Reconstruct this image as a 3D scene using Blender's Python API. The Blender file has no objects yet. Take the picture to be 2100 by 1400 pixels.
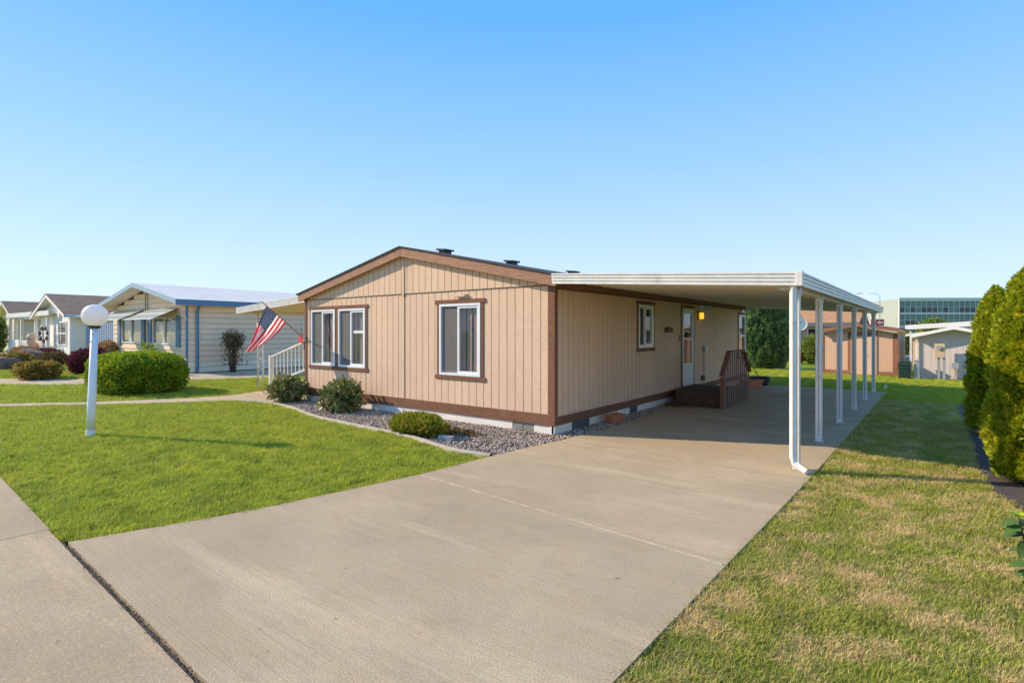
import bpy, bmesh, math, random
import numpy as np
from mathutils import Vector, Matrix
R = math.radians
rng = np.random.default_rng(7)
random.seed(7)
SC = bpy.context.scene
COL = SC.collection

# ------------------------------------------------------------------ camera, sky, sun, exposure
cd = bpy.data.cameras.new('camera'); cam = bpy.data.objects.new('camera', cd); COL.objects.link(cam)
cam.location = (5.04, -7.73, 1.75); cam.rotation_euler = (R(90), 0, R(37.6))
cd.sensor_width = 36.0; cd.lens = 36.0 * 1102 / 2100; cd.shift_y = -0.010
cd.clip_start = 0.05; cd.clip_end = 20000
SC.camera = cam
SUN_EL = 30.0
sun_dir = Vector((-0.916 * math.cos(R(SUN_EL)), -0.40 * math.cos(R(SUN_EL)), math.sin(R(SUN_EL)))).normalized()
wd = bpy.data.worlds.new('World'); SC.world = wd; wd.use_nodes = True
wn, wl = wd.node_tree.nodes, wd.node_tree.links
sky = wn.new('ShaderNodeTexSky'); sky.sky_type = 'NISHITA'; sky.sun_disc = False
sky.sun_elevation = R(SUN_EL); sky.sun_rotation = math.atan2(sun_dir.x, sun_dir.y)
sky.altitude = 300; sky.air_density = 1.0; sky.dust_density = 0.1; sky.ozone_density = 3.0
bg = wn['Background']; bg.inputs['Strength'].default_value = 0.125
# clear-day colour by elevation, blended with the physical sky
tcw = wn.new('ShaderNodeTexCoord'); sxyz = wn.new('ShaderNodeSeparateXYZ'); wl.new(tcw.outputs['Generated'], sxyz.inputs[0])
crw = wn.new('ShaderNodeValToRGB'); wl.new(sxyz.outputs[2], crw.inputs[0])
stops = [(0.0, (0.55, 0.68, 0.86)), (0.10, (0.47, 0.62, 0.86)), (0.28, (0.275, 0.50, 0.86)), (0.50, (0.105, 0.36, 0.86)), (1.0, (0.10, 0.34, 0.80))]
crw.color_ramp.elements[0].color = (*stops[0][1], 1); crw.color_ramp.elements[1].color = (*stops[-1][1], 1); crw.color_ramp.elements[1].position = 1
for p_, c_ in stops[1:-1]:
    e_ = crw.color_ramp.elements.new(p_); e_.color = (*c_, 1)
scl = wn.new('ShaderNodeVectorMath'); scl.operation = 'SCALE'; scl.inputs['Scale'].default_value = 0.86 / 0.15; wl.new(crw.outputs[0], scl.inputs[0])
mxw = wn.new('ShaderNodeMix'); mxw.data_type = 'RGBA'; mxw.inputs[0].default_value = 0.91
wl.new(sky.outputs[0], mxw.inputs[6]); wl.new(scl.outputs[0], mxw.inputs[7]); wl.new(mxw.outputs[2], bg.inputs['Color'])
sl = bpy.data.lights.new('sun', 'SUN'); sl.energy = 3.3; sl.angle = R(0.55); sl.color = (1.0, 0.84, 0.63)
so = bpy.data.objects.new('sun', sl); COL.objects.link(so)
so.rotation_euler = (-sun_dir).to_track_quat('-Z', 'Y').to_euler()
SC.view_settings.view_transform = 'Standard'; SC.view_settings.look = 'None'
SC.view_settings.exposure = 0.95; SC.view_settings.gamma = 1.0
SC.render.engine = 'CYCLES'; SC.cycles.use_denoising = True
SC.cycles.max_bounces = 10; SC.cycles.diffuse_bounces = 7; SC.cycles.transparent_max_bounces = 12

# ------------------------------------------------------------------ materials
MATS = {}
def nodes_of(name):
    m = bpy.data.materials.new(name); m.use_nodes = True
    nt = m.node_tree; b = nt.nodes['Principled BSDF']
    MATS[name] = m
    return m, nt, nt.nodes, nt.links, b
def mixc(nt, fac, a, b):
    n = nt.nodes.new('ShaderNodeMix'); n.data_type = 'RGBA'
    for sock, v in ((n.inputs[0], fac), (n.inputs[6], a), (n.inputs[7], b)):
        if isinstance(v, bpy.types.NodeSocket): nt.links.new(v, sock)
        elif isinstance(v, tuple): sock.default_value = (*v, 1)
        else: sock.default_value = v
    return n.outputs[2]
def pos_node(nt, scale=(1, 1, 1), rot=0.0):
    g = nt.nodes.new('ShaderNodeNewGeometry'); mp = nt.nodes.new('ShaderNodeMapping')
    mp.inputs['Scale'].default_value = scale; mp.inputs['Rotation'].default_value = (0, 0, rot)
    nt.links.new(g.outputs['Position'], mp.inputs['Vector']); return mp.outputs[0]
def noise(nt, vec, scale, detail=3, rough=0.55):
    n = nt.nodes.new('ShaderNodeTexNoise'); n.inputs['Scale'].default_value = scale
    n.inputs['Detail'].default_value = detail; n.inputs['Roughness'].default_value = rough
    nt.links.new(vec, n.inputs['Vector']); return n.outputs[0]
def ramp(nt, v, a, b, lo=0.0, hi=1.0):
    n = nt.nodes.new('ShaderNodeMapRange'); n.inputs[1].default_value = a; n.inputs[2].default_value = b
    n.inputs[3].default_value = lo; n.inputs[4].default_value = hi
    nt.links.new(v, n.inputs[0]); return n.outputs[0]
def bump(nt, h, strength, dist=0.01):
    n = nt.nodes.new('ShaderNodeBump'); n.inputs['Strength'].default_value = strength
    n.inputs['Distance'].default_value = dist; nt.links.new(h, n.inputs['Height']); return n.outputs[0]
def island(nt):
    g = nt.nodes.new('ShaderNodeNewGeometry'); return g.outputs['Random Per Island']

def paint(name, col, rough=0.55, var=0.10, vscale=1.3, bstr=0.0, bscale=60, stretch=(1, 1, 1), metal=0.0, dirt=None, rnd=0.0):
    """painted or plain surface with mild mottling, optional relief and grime"""
    m, nt, N, L, b = nodes_of(name)
    p = pos_node(nt, stretch)
    dk = tuple(c * (1 - var) for c in col); lt = tuple(min(1, c * (1 + var)) for c in col)
    c = mixc(nt, ramp(nt, noise(nt, p, vscale, 4), 0.3, 0.7), dk, lt)
    if rnd:
        oi = N.new('ShaderNodeObjectInfo')
        c = mixc(nt, ramp(nt, oi.outputs['Random'], 0, 1, 0, rnd), c, tuple(x * 0.72 for x in col))
    if dirt:
        c = mixc(nt, ramp(nt, noise(nt, pos_node(nt), 5.0, 6, 0.7), 0.52, 0.75, 0, 0.6), c, dirt)
    L.new(c, b.inputs['Base Color']); b.inputs['Roughness'].default_value = rough; b.inputs['Metallic'].default_value = metal
    if bstr:
        L.new(bump(nt, noise(nt, p, bscale, 3), bstr, 0.006), b.inputs['Normal'])
    return m
def matte(name, spec=0.08):
    MATS[name].node_tree.nodes['Principled BSDF'].inputs['Specular IOR Level'].default_value = spec
def concrete(name, col, broom=0.0, warm=(0.48, 0.335, 0.185)):
    m, nt, N, L, b = nodes_of(name)
    p = pos_node(nt)
    big = noise(nt, p, 0.45, 6, 0.65); mid = noise(nt, p, 2.6, 6, 0.7); blot = noise(nt, p, 11, 4, 0.65); fine = noise(nt, p, 85, 2); pits = noise(nt, p, 170, 1)
    sc_ = lambda k: tuple(min(1, x * k) for x in col)
    c = mixc(nt, ramp(nt, big, 0.36, 0.64), sc_(0.80), sc_(1.10))
    c = mixc(nt, ramp(nt, mid, 0.48, 0.72, 0, 0.55), c, warm)
    c = mixc(nt, ramp(nt, noise(nt, pos_node(nt, (1.0, 2.6, 1), 0.3), 0.9, 7, 0.75), 0.53, 0.70, 0, 0.50), c, sc_(0.60))
    c = mixc(nt, ramp(nt, noise(nt, pos_node(nt, (0.10, 1.0, 1)), 2.3, 5, 0.6), 0.54, 0.68, 0, 0.50), c, sc_(1.45))
    c = mixc(nt, ramp(nt, noise(nt, pos_node(nt, (0.16, 1.6, 1), 0.05), 3.1, 6, 0.7), 0.56, 0.70, 0, 0.35), c, sc_(0.66))
    c = mixc(nt, ramp(nt, blot, 0.50, 0.74, 0, 0.40), c, sc_(0.72))
    c = mixc(nt, ramp(nt, fine, 0.42, 0.68, 0, 0.60), c, sc_(0.66))
    c = mixc(nt, ramp(nt, fine, 0.44, 0.30, 0, 0.40), c, sc_(1.35))
    br = noise(nt, pos_node(nt, (1.2, 75, 1)), 1.0, 3)
    c = mixc(nt, ramp(nt, br, 0.50, 0.66, 0, min(0.6, broom * 0.22)), c, sc_(0.62))
    c = mixc(nt, ramp(nt, pits, 0.64, 0.72, 0, 0.7), c, sc_(0.34))
    c = mixc(nt, ramp(nt, noise(nt, p, 6.5, 2), 0.735, 0.755, 0, 0.55), c, sc_(0.28))
    L.new(c, b.inputs['Base Color']); b.inputs['Roughness'].default_value = 0.88
    ad = N.new('ShaderNodeMath'); ad.operation = 'MULTIPLY_ADD'; L.new(br, ad.inputs[0]); ad.inputs[1].default_value = broom; L.new(fine, ad.inputs[2])
    L.new(bump(nt, ad.outputs[0], 0.40, 0.006), b.inputs['Normal'])
    return m
def leafm(name, dark, light, tip=None, trans=0.30, rough=0.5, nscale=3.0):
    """foliage: per-leaf and patchwise colour, some light passing through"""
    m, nt, N, L, b = nodes_of(name)
    c = mixc(nt, island(nt), dark, light)
    if tip:
        c = mixc(nt, ramp(nt, noise(nt, pos_node(nt), nscale, 3), 0.45, 0.68), c, tip)
    L.new(c, b.inputs['Base Color']); b.inputs['Roughness'].default_value = rough; b.inputs['Specular IOR Level'].default_value = 0.4 if rough < 0.4 else 0.15
    tr = N.new('ShaderNodeBsdfTranslucent'); L.new(c, tr.inputs['Color'])
    mx = N.new('ShaderNodeMixShader'); mx.inputs[0].default_value = trans
    L.new(b.outputs[0], mx.inputs[1]); L.new(tr.outputs[0], mx.inputs[2])
    L.new(mx.outputs[0], N['Material Output'].inputs['Surface'])
    return m
def grassm(name, cols, dry=None, dryamt=(0.5, 0.7), soil=False, nsc=0.9):
    m, nt, N, L, b = nodes_of(name)
    p = pos_node(nt)
    oi = N.new('ShaderNodeObjectInfo')
    r = island(nt) if not soil else noise(nt, p, 22, 5, 0.7)
    c = mixc(nt, r, cols[0], cols[1])
    c = mixc(nt, ramp(nt, noise(nt, p, nsc, 4, 0.6), 0.42, 0.68, 0, 0.7), c, cols[2])
    c = mixc(nt, ramp(nt, noise(nt, p, 2.8, 6, 0.72), 0.47, 0.66, 0, 0.75), c, tuple(x * 0.80 for x in cols[0]))
    c = mixc(nt, ramp(nt, noise(nt, pos_node(nt, (1, 1.7, 1), 0.5), 0.8, 5, 0.65), 0.48, 0.66, 0, 0.55), c, tuple(0.62 * x + 0.02 for x in cols[1]))
    if dry:
        a = ramp(nt, noise(nt, p, 2.4, 6, 0.72), dryamt[0], dryamt[1], 0, 1)
        h = N.new('ShaderNodeMath'); h.operation = 'MULTIPLY_ADD'
        L.new(island(nt) if not soil else noise(nt, p, 40, 3), h.inputs[0]); h.inputs[1].default_value = 0.6; L.new(a, h.inputs[2])
        c = mixc(nt, ramp(nt, h.outputs[0], 0.35, 0.95), c, dry)
    L.new(c, b.inputs['Base Color']); b.inputs['Roughness'].default_value = 0.6; b.inputs['Specular IOR Level'].default_value = 0.12
    if soil:
        L.new(bump(nt, noise(nt, p, 45, 4, 0.7), 0.9, 0.03), b.inputs['Normal'])
    else:
        tr = N.new('ShaderNodeBsdfTranslucent'); L.new(c, tr.inputs['Color'])
        mx = N.new('ShaderNodeMixShader'); mx.inputs[0].default_value = 0.35
        L.new(b.outputs[0], mx.inputs[1]); L.new(tr.outputs[0], mx.inputs[2]); L.new(mx.outputs[0], N['Material Output'].inputs['Surface'])
    return m
def glassm(name, tint=(0.75, 0.78, 0.78), refl=1.0):
    m, nt, N, L, b = nodes_of(name)
    N.remove(b)
    t = N.new('ShaderNodeBsdfTransparent'); t.inputs['Color'].default_value = (*tint, 1)
    g = N.new('ShaderNodeBsdfGlossy'); g.inputs['Roughness'].default_value = 0.015; g.inputs['Color'].default_value = (refl, refl, refl, 1)
    lw = N.new('ShaderNodeFresnel'); lw.inputs['IOR'].default_value = 1.55
    wv = noise(nt, pos_node(nt), 2.2, 2); L.new(bump(nt, wv, 0.08, 0.02), g.inputs['Normal'])
    gb = N.new('ShaderNodeNewGeometry'); inv = N.new('ShaderNodeMath'); inv.operation = 'SUBTRACT'; inv.inputs[0].default_value = 1.0; L.new(gb.outputs['Backfacing'], inv.inputs[1])
    ml = N.new('ShaderNodeMath'); ml.operation = 'MULTIPLY'; L.new(lw.outputs[0], ml.inputs[0]); L.new(inv.outputs[0], ml.inputs[1])
    mx = N.new('ShaderNodeMixShader'); L.new(ml.outputs[0], mx.inputs[0]); L.new(t.outputs[0], mx.inputs[1]); L.new(g.outputs[0], mx.inputs[2])
    L.new(mx.outputs[0], N['Material Output'].inputs['Surface'])
    return m
def screenm(name, col, cover):
    m, nt, N, L, b = nodes_of(name)
    b.inputs['Base Color'].default_value = (*col, 1); b.inputs['Roughness'].default_value = 0.8
    t = N.new('ShaderNodeBsdfTransparent'); mx = N.new('ShaderNodeMixShader'); mx.inputs[0].default_value = cover
    L.new(t.outputs[0], mx.inputs[1]); L.new(b.outputs[0], mx.inputs[2]); L.new(mx.outputs[0], N['Material Output'].inputs['Surface'])
    return m
def shingle(name, col, col2):
    m, nt, N, L, b = nodes_of(name)
    br = N.new('ShaderNodeTexBrick'); br.inputs['Scale'].default_value = 1.0
    br.inputs['Brick Width'].default_value = 0.33; br.inputs['Row Height'].default_value = 0.14; br.inputs['Mortar Size'].default_value = 0.006
    br.inputs['Color1'].default_value = (*col, 1); br.inputs['Color2'].default_value = (*col2, 1); br.inputs['Mortar'].default_value = (*[x * 0.4 for x in col], 1)
    tc = N.new('ShaderNodeTexCoord'); mp = N.new('ShaderNodeMapping'); mp.inputs['Rotation'].default_value = (0, 0, R(90))
    L.new(tc.outputs['Object'], mp.inputs['Vector']); L.new(mp.outputs[0], br.inputs['Vector'])
    c = mixc(nt, ramp(nt, noise(nt, pos_node(nt), 2.2, 5, 0.7), 0.4, 0.7, 0, 0.6), br.outputs['Color'], tuple(x * 0.6 for x in col))
    L.new(c, b.inputs['Base Color']); b.inputs['Roughness'].default_value = 0.92
    L.new(bump(nt, br.outputs['Fac'], -0.4, 0.01), b.inputs['Normal'])
    return m

TAN = (0.75, 0.52, 0.355)
paint('siding_tan', TAN, 0.6, 0.06, 1.2, 1.0, 38, (1, 1, 0.7), rnd=0.12, dirt=(0.62, 0.42, 0.28))
paint('groove_and_shadow', (0.10, 0.062, 0.04), 0.8)
paint('trim_brown', (0.215, 0.105, 0.062), 0.65, 0.16, 6, 0.7, 14, (1, 1, 6), dirt=(0.29, 0.17, 0.11))
paint('fascia_brown', (0.38, 0.205, 0.13), 0.65, 0.20, 5, 0.9, 16, (1, 1, 6), dirt=(0.42, 0.26, 0.17))
paint('skirt_white', (0.84, 0.77, 0.66), 0.6, 0.06, 2, 0.15, 30, dirt=(0.62, 0.54, 0.45))
paint('vent_grey', (0.40, 0.36, 0.32), 0.6)
paint('vent_dark', (0.12, 0.125, 0.14), 0.6)
paint('vinyl_white', (0.80, 0.80, 0.78), 0.35, 0.03)
paint('metal_white', (0.76, 0.73, 0.66), 0.42, 0.08, 3.5, dirt=(0.46, 0.39, 0.31))
paint('metal_cream', (0.66, 0.60, 0.47), 0.5, 0.05, 2)
paint('soffit_cream', (0.80, 0.72, 0.54), 0.45, 0.06, 2)
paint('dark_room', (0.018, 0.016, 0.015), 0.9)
paint('blind_taupe', (0.46, 0.365, 0.315), 0.7, 0.05)
paint('blind_white', (0.70, 0.69, 0.65), 0.6, 0.04)
paint('roof_dark', (0.045, 0.05, 0.06), 0.9, 0.2, 8, 0.5, 60)
paint('black_metal', (0.035, 0.035, 0.04), 0.45)
paint('carpet_brown', (0.095, 0.050, 0.028), 0.98, 0.35, 9, 0.9, 130)
paint('deck_brown', (0.26, 0.125, 0.080), 0.8, 0.25, 5, 0.6, 20, (1, 1, 5), rnd=0.5)
paint('deck_lit_edge', (0.55, 0.38, 0.28), 0.8, 0.2, 8)
paint('terracotta', (0.52, 0.17, 0.075), 0.8, 0.15, 9)
paint('soil', (0.045, 0.032, 0.024), 1.0, 0.3, 12, 0.8, 50)
paint('brick_grey', (0.30, 0.31, 0.32), 0.9, 0.1, 8, 0.4, 60)
paint('block_curb', (0.40, 0.335, 0.255), 0.92, 0.12, 5, 0.5, 70)
paint('steel_grey', (0.42, 0.43, 0.44), 0.4, 0.06, 4, metal=0.4)
paint('box_tan', (0.58, 0.42, 0.24), 0.5, 0.05)
leafm('globe_acrylic', (0.98, 0.93, 0.88), (0.98, 0.93, 0.88), None, 0.45, 0.3)
paint('post_white', (0.82, 0.82, 0.82), 0.45, 0.05, 3)
paint('red_paint', (0.62, 0.035, 0.03), 0.35, 0.06)
paint('wood_pole', (0.40, 0.22, 0.10), 0.45, 0.15, 9)
paint('gold', (0.55, 0.42, 0.20), 0.3, metal=0.8)
paint('door_white', (0.66, 0.68, 0.68), 0.4, 0.03)
paint('hose_green', (0.38, 0.52, 0.05), 0.5)
# neighbours
paint('lap_beige', (0.92, 0.70, 0.47), 0.6, 0.04, 1.5, 0.1, 30, rnd=0.12)
paint('blue_trim', (0.10, 0.22, 0.34), 0.5, 0.06, 2)
paint('blue_pale', (0.30, 0.43, 0.49), 0.5, 0.06, 2)
paint('roof_cream', (0.93, 0.79, 0.64), 0.5, 0.04, 1.2, rnd=0.1)
paint('pane_brown', (0.13, 0.10, 0.085), 0.25, 0.1)
paint('awning_green', (0.30, 0.33, 0.30), 0.5, 0.05)
paint('awning_light', (0.62, 0.64, 0.60), 0.5, 0.05)
paint('lap_white', (0.88, 0.82, 0.74), 0.55, 0.03)
paint('lap_shade', (0.92, 0.78, 0.58), 0.55, 0.04)
paint('fence_blue', (0.31, 0.39, 0.50), 0.5, 0.06, 1.5, rnd=0.15)
paint('wall_sage', (0.72, 0.60, 0.42), 0.7, 0.05)
paint('shed_peach', (0.74, 0.46, 0.30), 0.65, 0.03, 1, 0.2, 30, rnd=0.06)
paint('shed_trim', (0.30, 0.125, 0.065), 0.65, 0.12, 4)
paint('shed_grey', (0.64, 0.55, 0.50), 0.65, 0.03, 1, 0.2, 30, rnd=0.06)
paint('house_tan', (0.60, 0.46, 0.34), 0.7, 0.04)
paint('fence_wood', (0.20, 0.155, 0.12), 0.85, 0.25, 6)
paint('compost_green', (0.020, 0.050, 0.042), 0.45, 0.1)
paint('office_panel', (0.36, 0.38, 0.34), 0.45, 0.04, 0.05)
paint('office_white', (0.62, 0.60, 0.58), 0.5, 0.03)
paint('office_glass', (0.12, 0.22, 0.17), 0.2, 0.12, 0.08, rnd=0.5)
paint('office_dark', (0.030, 0.045, 0.048), 0.12, 0.2, 0.1, rnd=0.6)
paint('boulder', (0.20, 0.145, 0.11), 0.9, 0.35, 2.5, 1.0, 9)
paint('stone_lion', (0.62, 0.45, 0.32), 0.8, 0.15, 5)
paint('bark', (0.10, 0.065, 0.045), 0.95, 0.3, 8, 0.8, 40)
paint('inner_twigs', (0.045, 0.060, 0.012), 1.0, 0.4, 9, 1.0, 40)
paint('asphalt', (0.16, 0.15, 0.14), 0.9, 0.15, 0.7, 0.4, 60)
paint('hill_dry', (0.33, 0.32, 0.33), 1.0, 0.12, 0.004)
paint('mulch', (0.075, 0.055, 0.048), 1.0, 0.45, 20, 1.0, 60)
concrete('concrete_drive', (0.485, 0.368, 0.228), 1.25)
concrete('concrete_street', (0.48, 0.358, 0.220), 0.3)
concrete('concrete_walk', (0.55, 0.42, 0.265), 0.3)
paint('joint_fill', (0.52, 0.42, 0.30), 0.95, 0.35, 9, 0.8, 60)
paint('joint_dark', (0.055, 0.045, 0.036), 0.98, 0.5, 14, 0.9, 60)
shingle('shingle_brown', (0.28, 0.185, 0.125), (0.36, 0.24, 0.16))
shingle('shingle_orange', (0.50, 0.26, 0.12), (0.56, 0.30, 0.15))
shingle('shingle_dark', (0.05, 0.055, 0.065), (0.07, 0.072, 0.08))
for _n in ('roof_cream', 'shingle_brown', 'shingle_orange', 'shingle_dark', 'lap_white', 'lap_shade', 'lap_beige', 'concrete_drive', 'concrete_street', 'concrete_walk', 'siding_tan', 'soffit_cream', 'boulder', 'gravel', 'fascia_brown', 'trim_brown'):
    if _n in MATS: matte(_n)
G1, G2, G3 = (0.13, 0.22, 0.010), (0.52, 0.60, 0.045), (0.64, 0.62, 0.05)
grassm('grass_green', (G1, G2, G3), dry=(0.70, 0.62, 0.16), dryamt=(0.60, 0.95))
grassm('lawn_soil', ((0.13, 0.18, 0.008), (0.30, 0.36, 0.018), (0.34, 0.36, 0.02)), soil=True, nsc=0.5)
grassm('grass_dry', ((0.15, 0.23, 0.012), (0.46, 0.50, 0.06), (0.48, 0.46, 0.055)), dry=(0.76, 0.57, 0.26), dryamt=(0.46, 0.76))
grassm('lawn_soil_dry', ((0.13, 0.14, 0.02), (0.26, 0.24, 0.045), (0.28, 0.24, 0.05)), soil=True, dry=(0.46, 0.33, 0.14), dryamt=(0.46, 0.80), nsc=0.8)
leafm('leaf_hedge', (0.075, 0.155, 0.010), (0.33, 0.44, 0.022), (0.45, 0.48, 0.025))
leafm('leaf_thuja', (0.12, 0.20, 0.010), (0.52, 0.55, 0.025), (0.60, 0.57, 0.03), 0.34, 0.55, 9)
leafm('leaf_rhodo', (0.070, 0.120, 0.030), (0.26, 0.28, 0.075), (0.42, 0.35, 0.13), 0.2, 0.32, 6)
leafm('leaf_juniper', (0.11, 0.16, 0.012), (0.40, 0.38, 0.035), (0.50, 0.40, 0.05), 0.25, 0.6, 7)
leafm('leaf_conifer', (0.05, 0.12, 0.055), (0.19, 0.30, 0.12), (0.26, 0.36, 0.11), 0.25, 0.6, 3)
leafm('leaf_yellow', (0.130, 0.130, 0.026), (0.442, 0.312, 0.065), (0.468, 0.247, 0.065), 0.3, 0.5, 5)
leafm('leaf_purple', (0.060, 0.015, 0.021), (0.210, 0.045, 0.057), None, 0.25)
leafm('leaf_autumn', (0.182, 0.140, 0.042), (0.420, 0.308, 0.126), (0.448, 0.196, 0.112), 0.3, 0.6, 4)
leafm('leaf_dry', (0.105, 0.053, 0.027), (0.255, 0.150, 0.068), (0.195, 0.180, 0.045), 0.25, 0.7, 6)
leafm('leaf_round', (0.126, 0.182, 0.028), (0.350, 0.392, 0.084), None, 0.25)
leafm('leaf_gold', (0.400, 0.200, 0.010), (0.600, 0.360, 0.020), (0.120, 0.160, 0.020), 0.3, 0.5, 6)
leafm('leaf_sapling', (0.060, 0.125, 0.035), (0.14, 0.22, 0.05), None, 0.25, 0.5)
leafm('leaf_lime', (0.400, 0.500, 0.030), (0.520, 0.580, 0.050), None, 0.35, 0.4)
glassm('window_glass', (0.86, 0.86, 0.86))
glassm('window_glass_pale', (0.80, 0.82, 0.80))
screenm('insect_screen', (0.22, 0.20, 0.185), 0.55)
_m, _nt, _N, _L, _b = nodes_of('lantern_amber'); _b.inputs['Base Color'].default_value = (0.9, 0.5, 0.03, 1)
_b.inputs['Emission Color'].default_value = (1.0, 0.55, 0.03, 1); _b.inputs['Emission Strength'].default_value = 0.6
def gravelm():
    m, nt, N, L, b = nodes_of('gravel')
    n = N.new('ShaderNodeValToRGB'); cr = n.color_ramp
    cols = [(0, (0.17, 0.14, 0.115)), (0.3, (0.36, 0.29, 0.225)), (0.55, (0.50, 0.39, 0.29)), (0.75, (0.38, 0.25, 0.17)), (1, (0.66, 0.56, 0.44))]
    cr.elements[0].color = (*cols[0][1], 1); cr.elements[1].position = 1; cr.elements[1].color = (*cols[4][1], 1)
    for p, c in cols[1:4]:
        e = cr.elements.new(p); e.color = (*c, 1)
    L.new(island(nt), n.inputs[0]); L.new(n.outputs[0], b.inputs['Base Color']); b.inputs['Roughness'].default_value = 0.85
gravelm()
def flagm():
    m, nt, N, L, b = nodes_of('flag_cloth')
    uv = N.new('ShaderNodeUVMap'); sp = N.new('ShaderNodeSeparateXYZ'); L.new(uv.outputs[0], sp.inputs[0])
    def math_(op, a, bb=None):
        n = N.new('ShaderNodeMath'); n.operation = op
        for i, v in enumerate((a, bb)):
            if v is None: continue
            if isinstance(v, bpy.types.NodeSocket): L.new(v, n.inputs[i])
            else: n.inputs[i].default_value = v
        return n.outputs[0]
    row = math_('MODULO', math_('FLOOR', math_('MULTIPLY', sp.outputs[1], 13.0)), 2.0)
    c = mixc(nt, row, (0.70, 0.012, 0.035), (0.92, 0.88, 0.84))
    canton = math_('MULTIPLY', math_('LESS_THAN', sp.outputs[0], 0.40), math_('LESS_THAN', sp.outputs[1], 7.0 / 13.0))
    c = mixc(nt, canton, c, (0.022, 0.028, 0.10))
    L.new(c, b.inputs['Base Color']); b.inputs['Roughness'].default_value = 0.75
    tr = N.new('ShaderNodeBsdfTranslucent'); L.new(c, tr.inputs['Color']); mx = N.new('ShaderNodeMixShader'); mx.inputs[0].default_value = 0.5
    L.new(b.outputs[0], mx.inputs[1]); L.new(tr.outputs[0], mx.inputs[2]); L.new(mx.outputs[0], N['Material Output'].inputs['Surface'])
flagm()

# ------------------------------------------------------------------ helpers
def tag(o, label=None, cat=None, group=None, kind=None):
    for k, v in (('label', label), ('category', cat), ('group', group), ('kind', kind)):
        if v: o[k] = v
    return o
def empty(name, loc=(0, 0, 0), rz=0.0, label=None, cat=None, group=None):
    o = bpy.data.objects.new(name, None); COL.objects.link(o); o.location = loc; o.rotation_euler = (0, 0, rz)
    o.empty_display_size = 0.2
    return tag(o, label, cat, group)
def link(name, me, mat, parent=None, loc=None, rz=None):
    o = bpy.data.objects.new(name, me); COL.objects.link(o)
    if mat and not me.materials: me.materials.append(MATS[mat])
    if parent: o.parent = parent
    if loc: o.location = loc
    if rz: o.rotation_euler = (0, 0, rz)
    return o
def np_mesh(name, V, F):
    me = bpy.data.meshes.new(name); V = np.asarray(V, np.float32); F = np.asarray(F, np.int32)
    n, k = F.shape
    me.vertices.add(len(V)); me.vertices.foreach_set('co', V.ravel())
    me.loops.add(n * k); me.loops.foreach_set('vertex_index', F.ravel())
    me.polygons.add(n); me.polygons.foreach_set('loop_start', np.arange(n, dtype=np.int32) * k)
    me.polygons.foreach_set('loop_total', np.full(n, k, np.int32))
    me.update(calc_edges=True); return me
FRONT = lambda u, n, z: (u, -n, z)       # wall facing -y : u = x, n outwards
SIDE = lambda u, n, z: (n, u, z)         # wall facing +x : u = y, n outwards
PLAIN = lambda u, n, z: (u, n, z)
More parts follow.
